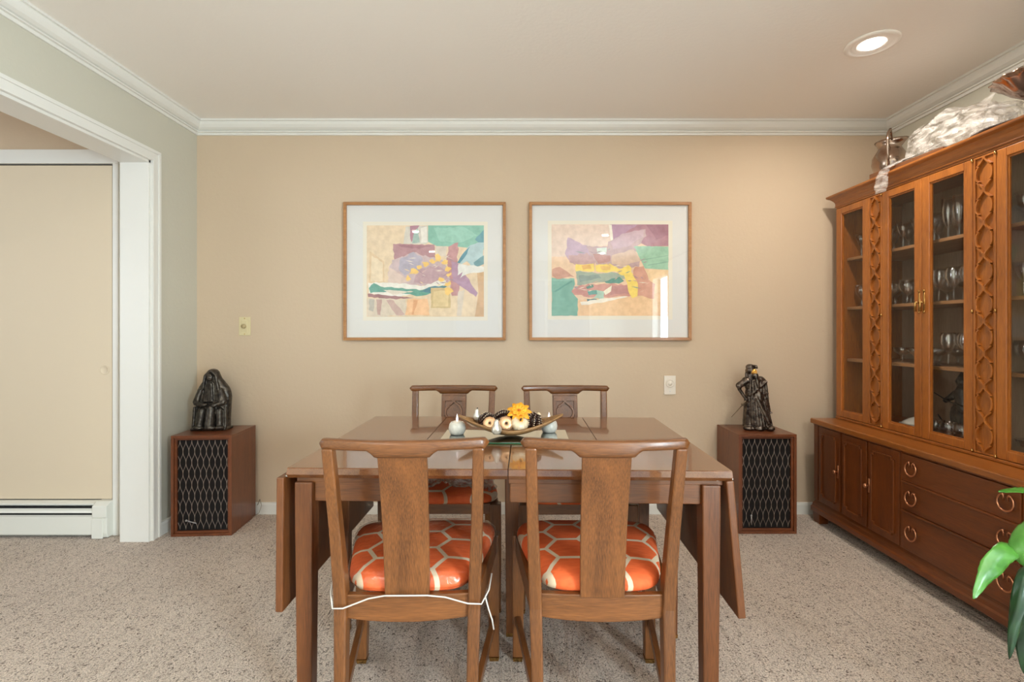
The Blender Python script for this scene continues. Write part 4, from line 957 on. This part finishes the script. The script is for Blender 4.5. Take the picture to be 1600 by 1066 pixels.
# boat-shaped pod
pod = wood('pod_wood', srgb(110, 76, 44), srgb(176, 134, 84), 'x', .45, .1)
m = MB(); nu, nv = 36, 12; cols = []
for side in (0, 1):
    th = .0035*side; V = []
    for i in range(nu+1):
        u = i/nu*2-1; x = .192*u; wd = .058*(1-abs(u)**2.2)+.008; zb_ = .006+.068*abs(u)**1.7; hgt = .020*(1-abs(u)**2)+.005
        row = []
        for j in range(nv+1):
            a = -PI/2+PI*j/nv; row.append(m.bm.verts.new((x, (wd-th)*math.sin(a), zb_+th+hgt*(1-math.cos(a)))))
        V.append(row)
    for i in range(nu):
        for j in range(nv): m.face([V[i][j], V[i+1][j], V[i+1][j+1], V[i][j+1]])
    cols.append(V)
A_, B_ = cols
for i in range(nu):
    for j in (0, nv): m.face([A_[i][j], A_[i+1][j], B_[i+1][j], B_[i][j]])
for i in (0, nu):
    for j in range(nv): m.face([A_[i][j], A_[i][j+1], B_[i][j+1], B_[i][j]])
o = m.build('pod_bowl', pod, smooth=True); o.location = (-.004, -1.245, tm-.004); o.rotation_euler = (0, 0, .06); tag(o, 'long boat-shaped dried pod bowl filled with gourds and pine cones on the table', 'bowl')
def pumpkin(x, y, z, r, mt, label, tilt=(0, 0, 0), lobes=10, stem=True, grp='miniature pumpkins in the centrepiece'):
    t = thing('mini_pumpkin', label, 'pumpkin', (x, y, z), 0, grp); t.rotation_euler = tilt
    m = MB(); m.lathe([(r*.12, -r*.55), (r*.6, -r*.62), (r*.95, -r*.35), (r, 0), (r*.93, r*.38), (r*.6, r*.62), (r*.2, r*.52), (.001, r*.42)], seg=60, wave=lambda a, q: 1+.07*abs(math.sin(lobes*a/2))); m.build('shell', mt, t, smooth=True)
    MB().tube([(0, 0, r*.42), (0, 0, r*.7), (r*.1, 0, r*.85)], [r*.15, r*.11, r*.12], 7).build('stem', pmat('pumpkin_stem', srgb(70, 48, 32), .7), t)
    return t
gp = pmat('gold_pumpkin', srgb(226, 182, 140), .35, metal=.6); cp = pmat('cream_pumpkin', srgb(232, 214, 182), .4, metal=.2); sv = pmat('silver_gourd', srgb(214, 210, 200), .28, metal=.55)
pumpkin(-.080, -1.280, tm+.050, .024, gp, 'small gold pumpkin left of the silver gourd in the pod bowl', (1.2, 0, 0))
pumpkin(-.022, -1.280, tm+.049, .026, gp, 'small gold pumpkin between the silver gourd and the cream pumpkin', (1.2, 0, .1))
pumpkin(.028, -1.275, tm+.050, .031, cp, 'cream ribbed pumpkin below the orange flower', (.7, 0, .2), 12)
def gourd(x, y, z, s, label):
    t = thing('silver_gourd', label, 'gourd', (x, y, z)); m = MB(); m.lathe([(.002, 0), (.014*s, .002*s), (.020*s, .014*s), (.019*s, .024*s), (.012*s, .036*s), (.010*s, .042*s), (.010*s, .050*s), (.004*s, .057*s), (.0005, .058*s)], seg=24); m.build('shell', sv, t, smooth=True)
    MB().tube([(0, 0, .056*s), (.003, -.002, .062*s)], .0022, 6).build('stem', ebony, t); return t
gourd(-.054, -1.312, tm+.018, .92, 'upright pear-shaped silver gourd at the front of the pod bowl')
gourd(-.130, -1.225, tm+.052, .75, 'small silver gourd perched at the left end of the pod bowl')
m = MB(); m.ell((0, 0, .012), (.010, .010, .014)); o = m.build('seed_pod', cp, smooth=True); o.location = (.098, -1.23, tm+.056); tag(o, 'small pale seed pod at the right end of the pine cones', 'seed pod')
pc = pmat('pinecone_scale', srgb(58, 34, 24), .35, coat=.3); pct = pmat('pinecone_tip', srgb(196, 176, 150), .5)
def pinecone(x, y, z, L, R, rot, label):
    t = thing('pine_cone', label, 'pine cone', (x, y, z), 0, 'pine cones in the pod bowl'); t.rotation_euler = rot
    m = MB(); m.ell((0, 0, 0), (R*.6, R*.6, L*.45)); k = 0; tips = MB()
    for ring in range(9):
        q = ring/8; zz = -L*.45+L*.9*q; rr = R*math.sin(PI*(.18+.72*q))
        for j in range(9):
            a = 2*PI*j/9+ring*.6; c, s_ = math.cos(a), math.sin(a)
            m.ell((rr*c*.8, rr*s_*.8, zz), (R*.30, R*.20, R*.12), (0, -.5, 0) if False else (0, -.45, a), seg=6)
            tips.ell((rr*c*1.05, rr*s_*1.05, zz+R*.12), R*.075, seg=5)
    m.build('scales', pc, t, smooth=True); tips.build('scale_tips', pct, t); return t
pinecone(-.092, -1.235, tm+.052, .060, .031, (0, 1.3, .2), 'dark pine cone at the left end of the pod bowl')
pinecone(-.030, -1.228, tm+.060, .066, .031, (0, 1.5, -.3), 'dark pine cone in the middle of the pod bowl behind the gold pumpkins')
pinecone(.078, -1.25, tm+.052, .060, .032, (0, .5, .2), 'dark pine cone right of the cream pumpkin')
# flower
fl = thing('orange_flower', 'orange-yellow artificial flower on top of the centrepiece', 'flower', (.026, -1.262, tm+.092)); fm = pmat('petal_orange', srgb(240, 158, 28), .55, vary=(srgb(250, 186, 50), 60))
for k in range(18):
    a = 2*PI*k/9+(.35 if k > 8 else 0); L = .046 if k < 9 else .034; m = MB(); pts = []
    el = .05 if k < 9 else .55
    V = []
    for i in range(7):
        q = i/6; wd = .0105*math.sin(PI*min(1, q*.86+.1))**.8+.0006; V.append([m.bm.verts.new((q*L*math.cos(el), wd*s_, q*L*math.sin(el)-.010*q*q+(.002 if s_ else 0))) for s_ in (-1, 0, 1)])
    for i in range(6):
        for j in range(2): m.face([V[i][j], V[i+1][j], V[i+1][j+1], V[i][j+1]])
    Mq = Matrix.Rotation(.75, 3, 'X') @ Matrix.Rotation(a, 3, 'Z')
    for v in m.bm.verts: v.co = Mq @ v.co
    o = m.build('petal', fm, fl, smooth=True); sdm = o.modifiers.new('solid', 'SOLIDIFY'); sdm.thickness = .0009
MB().ell((0, -.004, .004), .006, seg=8).build('flower_centre', pmat('flower_eye', srgb(196, 110, 20), .7), fl, smooth=True)
m = MB(); m.tube([(-.03, -1.225, tm+.07), (-.005, -1.24, tm+.096), (.012, -1.25, tm+.098)], [.002, .007, .002], 6, flat=.4); tag(m.build('dried_leaf', pmat('olive_leaf', srgb(170, 130, 60), .6)), 'curled golden dried leaf beside the orange flower', 'leaf')
# candle holders
ck = pmat('crackle_white', srgb(226, 224, 214), .3, vary=(srgb(206, 204, 194), 90), bump=(90, .001)); fl_m = pmat('led_flame', srgb(240, 240, 250), .4, emis=(1, .96, 1, 1), estr=.6)
def votive(x, y, label, rz):
    t = thing('tealight_holder', label, 'candle holder', (x, y, tm), rz, 'white candle holders on the mirror')
    m = MB(); m.lathe([(.020, 0), (.024, .001), (.030, .012), (.032, .024), (.029, .038), (.023, .046), (.020, .047), (.018, .044), (.018, .036), (.001, .036)], seg=32); m.build('holder', ck, t, smooth=True)
    m = MB(); m.lathe([(.016, .034), (.016, .048), (.014, .049), (.001, .048)], seg=20); c = m.build('tealight', plate_w, t, smooth=True)
    m = MB(); m.lathe([(.002, .046), (.0045, .052), (.0045, .060), (.002, .070), (.0003, .076)], seg=10); q = m.build('flame_tip', fl_m, c, smooth=True)
    return t
votive(-.203, -1.225, 'white crackle candle holder left of the pod bowl, seen whole', 0)
votive(.140, -1.185, 'white crackle candle holder partly hidden behind the right end of the pod bowl', 1)

# ------------------------------------------------------------------ potted plant in front of the sideboard
pl = thing('potted_plant', 'leafy green houseplant with drooping leaves in front of the sideboard', 'plant', (1.40, -1.92, 0))
m = MB(); m.lathe([(.10, 0), (.12, .004), (.125, .02), (.02, .03), (.02, .36), (.14, .37), (.14, .385), (.001, .385)], seg=32); m.build('plant_stand', HUX, pl, smooth=False)
m = MB(); m.lathe([(.085, .386), (.095, .388), (.118, .50), (.125, .56), (.115, .565), (.105, .54), (.001, .53)], seg=36); m.build('pot', pmat('terracotta', srgb(150, 92, 66), .7), pl, smooth=True)
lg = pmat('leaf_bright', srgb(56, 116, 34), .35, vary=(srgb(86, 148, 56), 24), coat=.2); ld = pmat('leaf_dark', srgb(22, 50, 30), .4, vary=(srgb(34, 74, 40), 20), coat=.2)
def leaf(pts, wmax, mt, side, name='leaf', fold=.25, wav=.0):
    m = MB(); pts = [Vector(p) for p in pts]; n = 22; V = []; side = Vector(side).normalized()
    def at(t_):
        k = t_*(len(pts)-1); i = min(int(k), len(pts)-2); f_ = k-i
        p0 = pts[max(i-1, 0)]; p1 = pts[i]; p2 = pts[i+1]; p3 = pts[min(i+2, len(pts)-1)]
        return .5*((2*p1)+(p2-p0)*f_+(2*p0-5*p1+4*p2-p3)*f_*f_+(3*p1-p0-3*p2+p3)*f_**3)
    for i in range(n+1):
        q = i/n; p = at(q); tg = (at(min(1, q+.02))-at(max(0, q-.02))).normalized(); sd = (side-tg*side.dot(tg)).normalized(); up = sd.cross(tg)
        wd = wmax*(math.sin(PI*q**.75)**.85 if 0 < q < 1 else 0)+.0008; row = []
        for j in range(-4, 5):
            s_ = j/4; row.append(m.bm.verts.new(p+sd*wd*s_+up*(fold*wd*abs(s_)**1.2+wav*wd*math.sin(q*16+s_*2)*abs(s_)+.0012*math.sin(q*60-abs(s_)*8))))
        V.append(row)
    for i in range(n):
        for j in range(8): m.face([V[i][j], V[i+1][j], V[i+1][j+1], V[i][j+1]])
    o = m.build(name, mt, pl, smooth=True, world=True); q = o.modifiers.new('solid', 'SOLIDIFY'); q.thickness = .0008
    return o
def stem(pts, mt=lg): m = MB(); m.tube(pts, [.004]*(len(pts)-1)+[.0025], 7); m.build('stem', mt, pl, smooth=True, world=True)
# D = 1.12 plane is Y = -1.93; X/D = (px-800)/770
def PP(px, py, D): return ((px-800)*D/770, D-WALL_D, EYE-(py-515)*D/770)
leaf([PP(1594, 858, 1.12), PP(1578, 860, 1.10), PP(1556, 880, 1.09), PP(1538, 905, 1.08), PP(1521, 936, 1.07)], .021, lg, (.55, -.3, -.55), fold=.2, wav=.12)
leaf([PP(1660, 800, 1.14), PP(1625, 812, 1.12), PP(1600, 835, 1.11), PP(1588, 862, 1.10), PP(1600, 885, 1.10)], .020, lg, (.6, -.7, .2), fold=.2)
leaf([PP(1700, 790, 1.16), PP(1650, 772, 1.13), PP(1605, 765, 1.11), PP(1560, 768, 1.09)], .018, lg, (.1, -.9, -.12), fold=.1)
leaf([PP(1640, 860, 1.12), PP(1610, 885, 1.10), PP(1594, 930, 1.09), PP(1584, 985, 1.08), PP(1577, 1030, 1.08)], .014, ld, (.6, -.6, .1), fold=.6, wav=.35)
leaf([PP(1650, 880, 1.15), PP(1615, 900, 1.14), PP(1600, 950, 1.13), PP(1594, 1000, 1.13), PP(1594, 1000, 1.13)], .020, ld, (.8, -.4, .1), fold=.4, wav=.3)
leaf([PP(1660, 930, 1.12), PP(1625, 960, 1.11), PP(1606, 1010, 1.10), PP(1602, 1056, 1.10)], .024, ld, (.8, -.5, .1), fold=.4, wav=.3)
for k in range(12):
    a = -PI*.55+k*.052*PI; r1 = .16+.03*(k % 3); cx, cy = 1.40, -1.92
    ex, ey = math.cos(a)*.5+.5*.6, math.sin(a)
    p0 = (cx, cy, .54); p1 = (cx+.06*math.cos(a), cy+.06*math.sin(a), .72+.03*(k % 3)); p2 = (cx+max(-.02, r1*math.cos(a)), cy+r1*math.sin(a), .76+.03*(k % 2)); p3 = (cx+max(-.03, 1.6*r1*math.cos(a)), cy+1.6*r1*math.sin(a), .66)
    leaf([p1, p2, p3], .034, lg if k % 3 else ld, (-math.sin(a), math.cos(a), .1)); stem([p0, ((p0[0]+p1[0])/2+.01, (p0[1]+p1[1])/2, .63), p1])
stem([(1.40, -1.92, .54), (1.30, -1.92, .66), PP(1660, 800, 1.14)])
stem([(1.39, -1.92, .54), (1.27, -1.93, .64), PP(1640, 860, 1.12)], ld)
